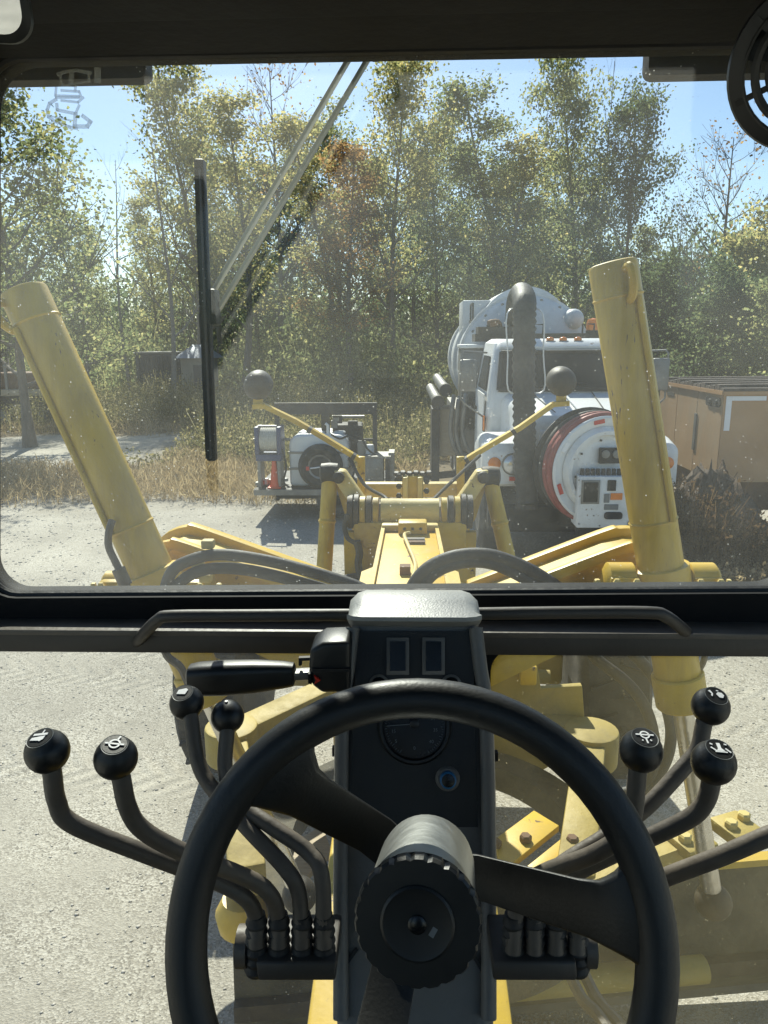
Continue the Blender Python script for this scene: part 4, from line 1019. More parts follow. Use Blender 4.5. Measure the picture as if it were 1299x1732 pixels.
plants('dead_brush', 2600, (3.05, 6.4), (8.3, 9.45), lambda x, y: np.clip(1.4 - .65 * (x - 3.1), .25, 1.4) * .75, 14, .055, 'brush_leaf', 'russet dead brush growing up against the tan box', lambda x, y: (x > 3.25), 'brush')
plants('dead_brush', 900, (3.0, 6.6), (7.3, 8.6), lambda x, y: .28 + 0 * x, 8, .06, 'drygrass', 'sparse dry weeds at the foot of the brush heap', None, 'brush')
for i, (u, v, L, az) in enumerate(((1182, 893, .42, .1), (1170, 900, .25, -.25))):
    q = PZ(u, v, .05)
    pl = MB().box(q, (L, .12, .045), Matrix.Rotation(az, 3, 'Z')).build('loose_plank', 'timber', None, .004)
    tag(pl, ['longer pale plank lying on gravel beside the right cylinder', 'short pale offcut lying left of the longer plank'][i], 'plank', 'planks on the gravel')

# ================================================================== MOTOR GRADER: the machine we sit in
gr = thing('motor_grader', 'yellow motor grader seen from its own cab, with steering wheel and levers', 'grader', (0, 0, 0))
def gp_(mb, name, m, parent=gr, bevel=0.0, seg=2, ang=38): return mb.build(name, m, parent, bevel, seg, ang)
BOLT = MB().lathe([(.016, 0), (.016, .012), (.012, .016)], (0, 0, 0), (0, 0, 1), 6).mesh('bolt')
def bolt(parent, p, axis=(0, 0, 1), s=1.0, m='grease'):
    k = 'bolt_' + m
    if k not in LEAFM:
        c = BOLT.copy(); c.materials.append(M[m]); LEAFM[k] = c
    o = link('bolt', LEAFM[k], None, parent, p)
    o.rotation_euler = Vector(axis).to_track_quat('Z', 'Y').to_euler(); o.scale = (s, s, s)
# ---- main frame: a box girder under the cab running out to the front axle
ZF = 1.70
def fsec(y, hw, zt, zb): return [Vector((-hw, y, zb)), Vector((hw, y, zb)), Vector((hw, y, zt)), Vector((-hw, y, zt))]
mf = gp_(MB().loft([fsec(.2, .19, 1.36, .95), fsec(1.1, .19, 1.52, 1.0), fsec(2.2, .185, 1.69, 1.12), fsec(3.2, .175, ZF, 1.25), fsec(4.2, .155, ZF, 1.2), fsec(4.85, .15, 1.55, .8)]), 'main_frame', 'yellow_clean', gr, .008)
for s in (-1, 1):   # raised edge flanges on the frame top
    gp_(MB().beam((s * .178, 2.3, ZF + .008), (s * .150, 4.12, ZF + .012), .02, .025), 'edge_flange', 'yellow', mf)
    gp_(MB().prism([Vector((s * .17, 3.05, ZF + .003)), Vector((s * .225, 3.05, ZF + .003)), Vector((s * .225, 3.3, ZF + .003)), Vector((s * .17, 3.38, ZF + .003))], (0, 0, -.05)), 'side_step', 'yellow', mf)
jb = gp_(MB().box((.015, 4.03, ZF + .035), (.16, .10, .07)), 'junction_box', 'yellow', gr, .01)
gp_(MB().box((.0, 4.08, ZF + .02), (.32, .06, .04)), 'junction_rail', 'cream', gr, .01)
gp_(MB().box((.03, 3.86, ZF + .008), (.10, .04, .012)), 'warning_plate', 'grease', mf)
gp_(MB().box((.03, 3.80, ZF + .008), (.10, .03, .012)), 'warning_plate', 'rust', mf)
for k in range(3): bolt(jb, Vector((-.03 + k * .045, 3.985, ZF + .035)), (0, -1, 0), .6)
cord = catmull([P(693, 893, 3.95), P(684, 905, 3.9) , P(690, 925, 3.7), P(700, 950, 3.45), P(703, 968, 3.3), P(698, 985, 3.15)], 6)
for q in cord: q.z = ZF + .022
gp_(MB().tube(cord, .010, 8), 'loom_conduit', 'cream')
gp_(MB().box((cord[-3].x - .04, 3.28, ZF + .02), (.05, .05, .04)), 'conduit_clip', 'rust', gr)
# ---- front cross tube with its bearings
YB = 4.26; ZB = 1.768
gp_(MB().lathe([(.078, -.17), (.078, .17)], (0, YB, ZB), (1, 0, 0), 32), 'cross_tube', 'cream', gr)
for s in (-1, 1):
    for (x, w, r, m_) in ((.185, .03, .085, 'yellow'), (.225, .028, .095, 'grease'), (.262, .03, .092, 'yellow'), (.30, .025, .105, 'grease'), (.335, .03, .10, 'grease')):
        gp_(MB().lathe([(r, 0), (r, w)], (s * x if s > 0 else -x - w, YB, ZB), (1, 0, 0), 28), 'bearing_ring', m_)
    gp_(MB().box((s * .24, YB - .02, ZB - .12), (.17, .14, .15)), 'bearing_pedestal', 'yellow', gr, .01)
    gp_(MB().prism([Vector((s * .19, 4.23, ZF - .05)), Vector((s * .39, 4.23, ZF - .05)), Vector((s * .39, 4.23, 1.30)), Vector((s * .30, 4.23, .95)), Vector((s * .19, 4.23, .95))], (0, .05, 0)), 'bolster_plate', 'yellow')
    # pale cranked linkage arm on each side
    e = s
    def lp(u, v, y=4.36): 
        q = P(695 + s * (695 - u), v, y); return q
    arm = [lp(563, 795), lp(583, 797), lp(620, 850), lp(622, 880), lp(602, 885), lp(598, 862), lp(566, 815)]
    la = gp_(MB().prism(arm, (0, .10, 0)), 'linkage_arm', 'cream', gr, .012)
    for (u, v) in ((573, 807), (611, 858)):
        q = lp(u, v); gp_(MB().lathe([(.035, 0), (.035, -.03), (.02, -.04)], (q.x, 4.36, q.z), (0, 1, 0), 14), 'pivot_pin', 'grease', la)
    low = [lp(598, 880, 4.38), lp(622, 880, 4.38), lp(620, 925, 4.38), lp(603, 930, 4.38)]
    gp_(MB().prism(low, (0, .09, 0)), 'linkage_foot', 'yellow', la, .008)
    gp_(MB().prism([lp(566, 815, 4.42), lp(600, 862, 4.42), lp(598, 900, 4.42), lp(585, 875, 4.42)], (0, .05, 0)), 'linkage_web', 'yellow', la)
    # upright ram beside the linkage
    if s < 0: q0, q1 = P(558, 806, 4.42), P(547, 985, 4.30)
    else: q0, q1 = P(829, 812, 4.42), P(868, 985, 4.30)
    ram = gp_(MB().tube([q0, q0.lerp(q1, .97), q1 + (q1 - q0) * .5], .048, 18), 'front_ram', 'yellow_cyl')
    gp_(MB().lathe([(.03, -.06), (.06, -.05), (.065, .0), (.06, .05), (.03, .06)], q0 + Vector((0, 0, .02)), (1, 0, 0), 18), 'ram_eye', 'grease', ram)
    gp_(MB().tube([q0 + Vector((-s * .06, 0, .03)), lp(575, 805, 4.42)], .022, 10), 'ram_pin', 'grease', ram)
    qd = q0.lerp(q1, .42)
    gp_(MB().lathe([(.05, -.012), (.055, 0), (.05, .012)], qd, (q1 - q0), 18), 'ram_band', 'yellow', ram)
    # lamp stalk: upright, cranked flat arm, round lamp shell seen from behind
    YL = 4.78
    cx = 611 if s < 0 else 779
    up0, up1 = P(cx, 835, YL), P(cx, 772, YL)
    st = gp_(MB().beam(up0, up1, .05, .04, (0, 1, 0)), 'lamp_stalk', 'yellow', gr, .004)
    pts = [(611, 779), (548, 740), (500, 712), (446, 686), (428, 688)] if s < 0 else [(779, 783), (830, 752), (880, 723), (935, 684), (962, 682)]
    wid = [.072, .072, .068, .060, .055]
    for i in range(4):
        gp_(MB().beam(P(*pts[i], YL), P(*pts[i + 1], YL), .03, wid[i], (0, 1, 0), h1=wid[i + 1]), 'lamp_arm', 'yellow', st)
    for (u, v) in (((524, 727), (598, 772)) if s < 0 else ((868, 730), (789, 778))):
        q = P(u, v, YL); dirv = (P(*pts[3], YL) - P(*pts[0], YL)).normalized()
        gp_(MB().beam(q - dirv * .012, q + dirv * .012, .038, .082, (0, 1, 0)), 'cable_tie', 'rubber', st)
    hc = P(435, 653, YL) if s < 0 else P(951, 647, YL)
    lamp = gp_(MB().lathe([(.002, -.075), (.04, -.068), (.07, -.045), (.088, -.01), (.092, .02), (.092, .075), (.086, .085), (.002, .085)], (hc.x, YL, hc.z), (0, 1, .12), 30), 'work_lamp', 'grease', st)
    q = P(*(pts[4] if s < 0 else (945, 676)), YL)
    gp_(MB().box((hc.x + s * .0, YL + .01, (hc.z + q.z) / 2 - .03), (.06, .03, .10)), 'lamp_foot', 'yellow', st)
a, b = P(612, 828, 4.80), P(778, 828, 4.80)
gp_(MB().box2((a.x, 4.80, a.z - .055), (b.x, 4.88, a.z + .04)), 'front_crossbar', 'cream', gr, .01)
# centre turret with bolted cap between the stalks
q = P(698, 822, 4.55)
tu = gp_(MB().box((q.x, 4.55, q.z - .02), (.13, .13, .19)), 'centre_turret', 'yellow', gr, .012)
for dx in (-.045, .045): gp_(MB().box((q.x + dx, 4.475, q.z - .03), (.03, .03, .20)), 'turret_rib', 'cream', tu, .006)
for k in range(6):
    bolt(tu, Vector((q.x - .10 + .04 * k, 4.52, q.z + .075 + .005 * (k % 2))), (0, -.3, 1), 1.3)
    bolt(tu, Vector((q.x + (-.085 if k % 2 else .085), 4.50, q.z - .08 + .03 * k)), (0, -1, 0), 1.2)
for s in (-1, 1):
    gp_(MB().tube(catmull([P(695 + s * 105, 775, 4.75), P(695 + s * 78, 820, 4.6), P(695 + s * 45, 840, 4.5), P(695 + s * 40, 850, 4.4)] if s < 0 else [P(812, 770, 4.7), P(780, 800, 4.6), P(748, 830, 4.5), P(728, 850, 4.4)], 5), .011, 8), 'lamp_cable', 'rubber')
for (pts, r) in (([(588, 870), (583, 890), (588, 910), (600, 918)], .014), ([(603, 915), (608, 935), (606, 955), (612, 985)], .022), ([(560, 985), (590, 975), (620, 972)], .016), ([(557, 992), (590, 984), (625, 978)], .016)):
    gp_(MB().tube(catmull([P(u, v, 4.15) for u, v in pts], 5), r, 8), 'steering_hose', 'rubber')

# ---- front axle and wheels
AX = 4.55
gp_(MB().box2((-.98, AX - .12, .58), (.98, AX + .12, .84)), 'front_axle', 'mud_yellow', gr, .03)
gp_(MB().box2((-.30, AX - .20, .50), (.30, AX + .2, 1.25)), 'axle_pivot_block', 'mud_yellow', gr, .03)
for s in (-1, 1):
    gp_(MB().prism([Vector((s * .22, AX - .24, .62)), Vector((s * .80, AX - .24, .62)), Vector((s * .80, AX - .24, 1.02)), Vector((s * .34, AX - .24, 1.10))], (0, .06, 0)), 'axle_gusset', 'mud_yellow', gr, .01)
    gp_(MB().lathe([(.06, 0), (.06, .10), (.04, .11)], (s * .62, AX - .25, 1.0), (0, -1, 0), 16), 'tie_rod_end', 'yellow_clean')
    gp_(MB().tube([(s * .25, AX - .33, .78), (s * .85, AX - .33, .74)], .045, 14), 'lean_cylinder', 'mud_yellow')
    WX = s * 1.19
    n_ = 44
    tprof = [(.34, -.17), (.50, -.205), (.60, -.20), (.645, -.17), (.655, -.08), (.655, .08), (.645, .17), (.60, .20), (.50, .205), (.34, .17)]
    w = gp_(MB().lathe(tprof, (WX, AX, .655), (1, 0, 0), n_), 'front_wheel', 'tyre')
    gp_(MB().lathe([(.08, -.05), (.20, -.06), (.30, -.15), (.345, -.17), (.345, .17), (.30, .15), (.20, .06), (.08, .05)], (WX, AX, .655), (1, 0, 0), 28), 'rim', 'yellow', w)
    for k in range(22):
        for side in (-1, 1):
            a_ = 2 * math.pi * (k + (.5 if side > 0 else 0)) / 22
            c_ = Vector((WX + side * .088, AX + math.cos(a_) * .658, .655 + math.sin(a_) * .658))
            Rm = Matrix.Rotation(-a_ * 0 + 0, 3, 'X')
            rad_dir = Vector((0, math.cos(a_), math.sin(a_))); tan = Vector((0, -math.sin(a_), math.cos(a_)))
            ax_ = (Vector((1, 0, 0)) * side + tan * .35).normalized()
            gp_(MB().beam(c_ - ax_ * .08, c_ + ax_ * .08, .055, .014, rad_dir.cross(ax_)), 'tread_lug', 'tyre', w)

# ---- drawbar, circle and mouldboard below the frame
zd = .82
for s in (-1, 1):
    gp_(MB().beam((s * .05, 4.22, zd + .02), (s * .86, 3.32, zd), .15, .16, (0, 0, 1)), 'drawbar_leg', 'mud_yellow', gr, .015)
    gp_(MB().lathe([(.13, -.09), (.13, .09)], (s * .88, 3.30, zd), (0, 0, 1), 24), 'drawbar_boss', 'mud_yellow', gr, .012)
    gp_(MB().beam((s * .88, 3.30, zd), (s * .60, 2.35, zd - .02), .14, .14, (0, 0, 1)), 'drawbar_side', 'mud_yellow', gr, .012)
gp_(MB().lathe([(.11, -.12), (.11, .10)], (0, 4.22, zd + .02), (0, 0, 1), 22), 'drawbar_ball', 'grease')
CR = Vector((.10, 2.75, .66))
gp_(MB().lathe([(.60, -.06), (.74, -.06), (.74, .06), (.60, .06)], CR, (0, 0, 1), 56, close=False).lathe([(.60, .06), (.60, -.06)], CR, (0, 0, 1), 56, close=False), 'circle_ring', 'mud')
cover = gp_(MB().prism([PZ(838, 1418, .86), PZ(903, 1370, .86), PZ(946, 1396, .86), PZ(846, 1476, .86)], (0, 0, -.03)), 'circle_cover_plate', 'yellow_clean', gr, .004)
cover2 = gp_(MB().prism([PZ(872, 1480, .86), PZ(960, 1409, .86), PZ(980, 1427, .86), PZ(905, 1490, .86)], (0, 0, -.03)), 'circle_cover_plate', 'yellow_clean', gr, .004)
for (u, v, pr) in ((889, 1421, cover), (838, 1430, cover), (968, 1424, cover2)): bolt(pr, PZ(u, v, .862), (0, 0, 1), 1.5, 'rust')
# mouldboard: curved plate, top edge lit, back in shade
m0, m1 = PZ(395, 1530, .64), PZ(1420, 1449, .64)
ax_ = (m1 - m0); ax_.z = 0; ax_.normalize(); fw = Vector((-ax_.y, ax_.x, 0))
sec = [(-.00, .64), (-.10, .50), (-.13, .34), (-.10, .18), (.00, .03)]
ring = lambda o: [Vector((o.x, o.y, 0)) + fw * f + Vector((0, 0, z)) for f, z in sec] + [Vector((o.x, o.y, 0)) + fw * (f + .025) + Vector((0, 0, z)) for f, z in reversed(sec)]
mb_ = gp_(MB().loft([ring(m0), ring(m1)]), 'mouldboard', 'mud')
gp_(MB().beam(Vector((m0.x, m0.y, .655)) + fw * .005, Vector((m1.x, m1.y, .655)) + fw * .005, .05, .03), 'top_rail', 'yellow_clean', mb_)
gp_(MB().beam(Vector((m0.x, m0.y, .30)) - fw * .15, Vector((m1.x, m1.y, .30)) - fw * .15, .04, .07), 'slide_rail', 'grease', mb_)
gp_(MB().beam(Vector((m0.x, m0.y, .09)) + fw * .0, Vector((m1.x, m1.y, .09)) + fw * .0, .03, .16), 'cutting_edge', 'grey_steel', mb_)
for t_ in (.32, .62):
    o_ = m0.lerp(m1, t_)
    gp_(MB().prism([Vector((o_.x, o_.y, .62)) - fw * .14, Vector((o_.x, o_.y, .20)) - fw * .20, Vector((o_.x, o_.y, .20)) - fw * .32, Vector((o_.x, o_.y, .60)) - fw * .34], ax_ * .08), 'blade_bracket', 'mud_yellow')
gp_(MB().tube([m0.lerp(m1, .25) + Vector((0, 0, -.25)) - fw * .24, m0.lerp(m1, .72) + Vector((0, 0, -.25)) - fw * .24], .05, 14), 'side_shift_ram', 'mud_yellow')
gp_(MB().prism([PZ(470, 1440, .45), PZ(545, 1395, .45), PZ(562, 1440, .45), PZ(500, 1500, .45)], (0, 0, -.03)), 'circle_wear_plate', 'timber', gr, .004)
gp_(MB().lathe([(.05, 0), (.10, .02), (.11, .08), (.08, .14)], PZ(415, 1570, .55), (0, 0, 1), 20), 'blade_end_cap', 'yellow_clean')

gp_(MB().prism([P(u, v, 3.45) for u, v in ((828, 1118), (860, 1102), (905, 1100), (915, 1165), (985, 1160), (990, 1232), (945, 1288), (880, 1325), (835, 1330))], (0, .04, 0)), 'frame_side_plate', 'mud_yellow', gr, .006)
gp_(MB().box(P(893, 1140, 3.40), (.08, .06, .10)), 'plate_lug', 'yellow', gr, .01)

# ---- blade lift cylinders with their yokes, rods and pipes
CYL = {}
for s, (tu_, tv), (bu, bv), (ru, rv) in ((-1, (38, 490), (345, 1160), (500, 1475)), (1, (1036, 444), (1150, 1168), (1197, 1425))):
    top = P(tu_, tv, 2.28); bot = P(bu, bv, 2.20)
    d = (top - bot).normalized(); rr = .070
    cl = gp_(MB().lathe([(.0665, 0), (rr, .006), (rr, (top - bot).length - .012), (.066, (top - bot).length - .003), (.058, (top - bot).length)], bot, d, 40), 'lift_cylinder', 'yellow_cyl')
    gp_(MB().lathe([(.076, -.05), (.08, -.045), (.08, .055), (.076, .06)], bot, d, 32), 'gland', 'yellow', cl)
    rodend = bot - d * ((bot.z - .92) / d.z)
    gp_(MB().tube([bot + d * .02, rodend], .032, 18), 'rod', 'chrome', cl)
    gp_(MB().sphere(rodend, .06, 18, 10), 'rod_ball', 'grease', cl)
    # weld collar, lifting eye at the top, hydraulic pipe along the barrel
    tcol = top - d * .06
    side = frame(d)[0]
    if s < 0: e = (Vector((0, -1, 0)) * .75 + Vector((-1, 0, 0)) * .66).normalized()
    else: e = (Vector((0, -1, 0)) * .98 + Vector((.2, 0, 0))).normalized()
    e = (e - d * e.dot(d)).normalized()
    gp_(MB().tube(catmull([top - d * .03 + e * .06, top - d * .03 + e * .10, top - d * .075 + e * .105, top - d * .11 + e * .085, top - d * .12 + e * .06], 4), .012, 8), 'pipe_elbow', 'yellow', cl)
    L_ = (top - bot).length
    pe = (Vector((0, -1, 0)) * .85 + Vector((.5 if s > 0 else -.55, 0, 0))).normalized(); pe = (pe - d * pe.dot(d)).normalized()
    gp_(MB().tube([top - d * .11 + pe * .078, bot + d * (L_ * .42) + pe * .078], .009, 8), 'barrel_pipe', 'yellow', cl)
    for hh in (.05, L_ - .10, L_ * .42):
        gp_(MB().lathe([(.0695, hh - .006), (.0735, hh), (.0695, hh + .006)], bot, d, 40), 'weld_bead', 'yellow', cl)
    # yoke around the barrel
    tpt = P(*((258, 968) if s < 0 else (1118, 968)), 2.23)
    ks = .72 if s < 0 else .95
    tpt = tpt - d * (.035 if s < 0 else .02)
    yk = gp_(MB().lathe([(.073, -.045), (.086, -.04), (.086, .04), (.073, .045)], tpt, d, 32), 'yoke_collar', 'yellow_clean')
    for q in (-1, 1):
        c_ = tpt + Vector((q * .125, .01, -.012))
        gp_(MB().lathe([(.045 * ks, -.05), (.062 * ks, -.04), (.062 * ks, .035), (.05 * ks, .045)], c_, (1, 0, 0), 24), 'trunnion_cap', 'yellow_clean', yk)
        gp_(MB().prism([c_ + Vector((-.045, -.06, .03)), c_ + Vector((.045, -.06, .03)), c_ + Vector((.05, -.06, -.16)), c_ + Vector((-.05, -.06, -.16))], (0, .12, 0)), 'trunnion_lug', 'yellow', yk, .01)
        for w_ in (-.03, .03): bolt(yk, c_ + Vector((w_, -.068, .02)), (0, -1, .1), .7, 'cream')
        bolt(yk, c_ + Vector((q * .07, -.02, .0)), (q, -.2, 0), .9, 'cream')
    # lift arm from the frame out to the yoke: two flanges and a web
    if s < 0: up = [(600, 992), (350, 902), (318, 897), (290, 905), (272, 918)]
    else: up = [(790, 992), (1010, 908), (1045, 900), (1072, 901), (1090, 912)]
    low = [(u, v + 130) for u, v in up]
    def fl(u, v, y=2.36):
        q_ = P(u, v, 2.525); return Vector((q_.x, y, q_.z))
    web = [fl(u, v + 5) for u, v in up] + [fl(u, v + (150 if i == 0 else 135 - i * 6)) for i, (u, v) in reversed(list(enumerate(up)))]
    armo = gp_(MB().prism(web, (0, .16, 0)), 'lift_arm', 'yellow')
    for yy, nm in ((2.325, 'arm_flange'), (2.525, 'arm_flange')):
        cv = catmull([fl(*q) for q in up], 6)
        wv = .03 if yy < 2.4 else .045
        gp_(MB().prism([Vector((q.x, yy - wv / 2, q.z + .018)) for q in cv] + [Vector((q.x, yy - wv / 2, q.z - .018)) for q in reversed(cv)], (0, wv, 0)), nm, 'yellow_clean', armo, .003)
    gp_(MB().box((P(*up[0], 2.36).x - s * .02, 2.43, 1.62), (.20, .22, .5)), 'arm_root', 'yellow', armo)
    CYL[s] = (top, bot, d, rodend)
# pipe and hoses by the left cylinder
gp_(MB().tube(catmull([P(190, 880, 2.15), P(184, 900, 2.13), P(184, 925, 2.12), P(195, 950, 2.11), P(206, 972, 2.10), P(216, 995, 2.10)], 5), .011, 10), 'hydraulic_pipe', 'lever')
gp_(MB().tube([P(200, 962, 2.10), P(213, 990, 2.10)], .020, 12), 'pipe_union', 'lever')
for pts in ([(275, 1010), (290, 968), (320, 948), (370, 938), (440, 946), (520, 965), (600, 990), (640, 1010)], [(280, 1030), (300, 990), (340, 965), (400, 962), (470, 975), (560, 1000), (620, 1020)]):
    gp_(MB().tube(catmull([P(u, v, 2.0) for u, v in pts], 6), .017, 12), 'hydraulic_hose', 'rubber')
for (u, v) in ((335, 953), (348, 977), (352, 920)):
    gp_(MB().box(P(u, v, 2.02), (.035, .03, .026)), 'hose_clamp', 'cream', gr, .005)
for pts in ([(690, 1015), (702, 985), (728, 958), (770, 941), (820, 938), (865, 950), (910, 972), (950, 1000), (980, 1030)], [(700, 1025), (715, 990), (740, 965), (780, 951), (825, 951), (870, 968), (915, 995), (945, 1020)]):
    gp_(MB().tube(catmull([P(u, v, 2.3) for u, v in pts], 6), .022, 12), 'hydraulic_hose', 'rubber')
for pts in ([(985, 1080), (1010, 1115), (1055, 1150), (1085, 1185), (1103, 1230), (1108, 1290), (1085, 1330), (1040, 1345)], [(1040, 1080), (1075, 1110), (1105, 1145), (1125, 1190), (1135, 1240), (1125, 1290), (1095, 1330), (1055, 1360)]):
    gp_(MB().tube(catmull([P(u, v, 2.5) for u, v in pts], 6), .021, 12), 'hydraulic_hose', 'rubber')
gp_(MB().tube(catmull([P(1190, 1070, 2.2), P(1192, 1110, 2.2), P(1182, 1135, 2.2), P(1174, 1160, 2.2)], 5), .010, 8), 'hydraulic_pipe', 'lever')
gp_(MB().tube(catmull([P(272, 1070, 2.0), P(282, 1108, 2.0), P(305, 1128, 2.0), P(320, 1160, 2.0)], 5), .012, 8), 'hydraulic_pipe', 'lever')
for pts in ([(960, 1640), (985, 1690), (1010, 1715), (1040, 1760)], [(985, 1640), (1010, 1690), (1040, 1725), (1070, 1760)]):
    gp_(MB().tube(catmull([PZ(u, v, 1.1) for u, v in pts], 5), .016, 8), 'hydraulic_hose', 'lever')
for (pp, dx) in ((PZ(1168, 1425, .9), 0), (PZ(1245, 1402, .9), 0)):
    bk = gp_(MB().box(pp, (.14, .14, .05), Matrix.Rotation(.4, 3, 'Z')), 'ball_cap_bracket', 'mud_yellow', gr, .01)
    bolt(bk, pp + Vector((-.03, -.02, .025)), (0, 0, 1), 1.6, 'cream'); bolt(bk, pp + Vector((.04, .03, .025)), (0, 0, 1), 1.6, 'cream')
gp_(MB().beam(PZ(1168, 1425, .86), PZ(960, 1500, .80), .12, .10, (0, 0, 1)), 'lift_link', 'mud_yellow')
# rear body under and behind the cab, so the shade falls as it should
gp_(MB().box2((-.55, -.9, .7), (.55, .75, 1.3)), 'transmission_housing', 'yellow', gr, .03)
gp_(MB().box2((-.65, -4.0, .8), (.65, -1.0, 2.2)), 'engine_cover', 'yellow', gr, .05)
for s in (-1, 1):
    for y in (-1.4, -3.0):
        w = gp_(MB().lathe([(.34, -.17), (.50, -.205), (.60, -.20), (.655, -.1), (.655, .1), (.60, .20), (.50, .205), (.34, .17)], (s * 1.15, y, .655), (1, 0, 0), 32), 'rear_wheel', 'tyre')
        gp_(MB().lathe([(.08, .05), (.20, .06), (.30, .15), (.345, .17)], (s * 1.15, y, .655), (s, 0, 0), 24), 'rim', 'yellow', w)

# ================================================================== CAB
YW = 1.05                         # plane of the windscreen
def xz(u, v, y=YW):
    p = P(u, v, y); return (p.x, p.z)
def roundpoly(pts, r, k=7):
    out = []; n = len(pts)
    for i in range(n):
        p = Vector(pts[i]); a = (Vector(pts[i - 1]) - p).normalized(); b = (Vector(pts[(i + 1) % n]) - p).normalized()
        rr = r[i] if hasattr(r, '__len__') else r
        h = a.angle(b) / 2; d = rr / math.tan(h); c = p + (a + b).normalized() * (rr / math.sin(h))
        v0 = (p + a * d) - c; v1 = (p + b * d) - c
        a0 = math.atan2(v0.y, v0.x); a1 = math.atan2(v1.y, v1.x)
        da = (a1 - a0 + math.pi) % (2 * math.pi) - math.pi
        for j in range(k + 1):
            t = a0 + da * j / k; out.append((c.x + rr * math.cos(t), c.y + rr * math.sin(t)))
    return out
def densify(loop, m=6):
    out = []
    for i in range(len(loop)):
        p, q = loop[i], loop[(i + 1) % len(loop)]
        L = math.hypot(q[0] - p[0], q[1] - p[1]); n = max(1, int(L / .08))
        for j in range(n): out.append((p[0] + (q[0] - p[0]) * j / n, p[1] + (q[1] - p[1]) * j / n))
    return out
CABX = .88
ztop = 3.36; zmid = xz(650, 1041)[1]; zb = xz(650, 1101, 1.0)[1]
op = densify(roundpoly([xz(-14, 1001), xz(1345, 992), xz(1345, 79), xz(-16, 104)], [.045, .045, .06, .06]))
wf = gp_(MB().window_frame((-CABX, CABX, zmid, ztop), op, 1.02, 1.075), 'windscreen_frame', 'header')
# rubber seal following the opening
gp_(MB().tube([Vector((x, 1.035, z)) for x, z in op], .006, 8, closed=True), 'window_seal', 'seal', wf)
gx0 = min(p[0] for p in op) - .02; gx1 = max(p[0] for p in op) + .02; gz0 = min(p[1] for p in op) - .015; gz1 = max(p[1] for p in op) + .015
gp_(MB().box2((gx0, 1.050, gz0), (gx1, 1.055, gz1)), 'windscreen', 'windshield')
# crossbeam below the windscreen, with its trim lip
cbm = gp_(MB().box2((-CABX, .985, zb), (CABX, 1.06, zmid - .002)), 'crossbeam', 'trim', gr, .004)
gp_(MB().box2((-CABX, .975, zmid - .004), (CABX, 1.03, zmid + .004)), 'trim_lip', 'lever', cbm, .001)
# lower panes
for s, u, mt_ in ((-1, 584, 'lower_glass'), (1, 827, 'lower_glass_dirty')):
    x = P(u, 1104, YW).x
    xa, xb = (-CABX + .05, x) if s < 0 else (x, CABX - .05)
    lo = densify(rrect(xa, xb, 1.46, zb - .004, .035, 6))
    mid = .012
    gp_(MB().window_frame(((-CABX, mid) if s < 0 else (mid, CABX)) + (1.38, zb - .001), lo, 1.02, 1.07), 'lower_window_frame', 'header')
    gp_(MB().box2((xa - .01, 1.045, 1.45), (xb + .01, 1.050, zb + .005)), 'lower_window', mt_)
# side walls with door glass, rear wall with window, roof, floor
for s in (-1, 1):
    so = densify(rrect(-.62, .93, 1.65, 3.08, .08, 5))
    fr_ = MB().window_frame((-.78, 1.018, 1.38, ztop), so, 0, .05)
    fr_.v = [Vector((s * (CABX + p.y), p.x, p.z)) for p in fr_.v]
    gp_(fr_, 'side_door_frame', 'header')
    gp_(MB().box2((s * (CABX + .02), -.64, 1.63), (s * (CABX + .025), .95, 3.10)), 'side_window', 'side_glass')
rw = densify(rrect(-.80, .80, 2.0, 3.26, .08, 5))
gp_(MB().window_frame((-CABX, CABX, 1.38, ztop), rw, -.83, -.785), 'rear_wall', 'header')
gp_(MB().box2((-.82, -.81, 1.98), (.82, -.805, 3.28)), 'rear_window', 'side_glass')
gp_(MB().box2((-CABX - .05, -.83, ztop + .001), (CABX + .05, 1.16, ztop + .06)), 'cab_roof', 'yellow', gr, .02)
gp_(MB().box2((-CABX + .001, -.78, 1.33), (CABX - .001, 1.018, 1.379)), 'cab_floor', 'header')
hz = P(650, 31, .90).z
gp_(MB().prism([Vector((-CABX + .002, .90, hz)), Vector((-CABX + .002, -.78, hz + .17)), Vector((-CABX + .002, -.78, ztop - .001)), Vector((-CABX + .002, .90, ztop - .001))], (2 * CABX - .004, 0, 0)), 'headliner', 'header', gr, .006)
gp_(MB().box2((-CABX + .002, .904, hz + .010), (CABX - .002, 1.018, ztop - .002)), 'header_panel', 'header')
# unseen seat added behind the camera to keep rear-window light off the controls
seat = gp_(MB().prism([Vector((x, -.62, z)) for x, z in rrect(-.27, .27, 1.95, 2.62, .07, 5)], (0, .12, 0)), 'unseen_seat_blocker', 'seal', gr, .03, 3)
gp_(MB().prism([Vector((x, -.60, z)) for x, z in rrect(-.17, .17, 2.64, 2.92, .06, 5)], (0, .10, 0)), 'headrest', 'seal', seat, .025, 3)
gp_(MB().prism([Vector((x, y, 1.80)) for x, y in rrect(-.27, .27, -.62, -.10, .07, 5)], (0, 0, .14)), 'seat_cushion', 'seal', seat, .03, 3)
gp_(MB().box((0, -.36, 1.59), (.30, .34, .42)), 'seat_base', 'header', seat, .02)
# outside: roof overhang pieces seen through the top of the glass
for (u0, u1, v) in ((-80, 246, 133), (1098, 1420, 122)):
    p0 = P(u0, v, 1.16); p1 = P(u1, v, 1.16)
    gp_(MB().prism([Vector((x, 1.165, z)) for x, z in rrect(p0.x, p1.x, (p0.z + p1.z) / 2, ztop + .03, [.012, .012, .002, .002], 3)], (0, .03, 0)), 'roof_overhang', 'dark_steel')
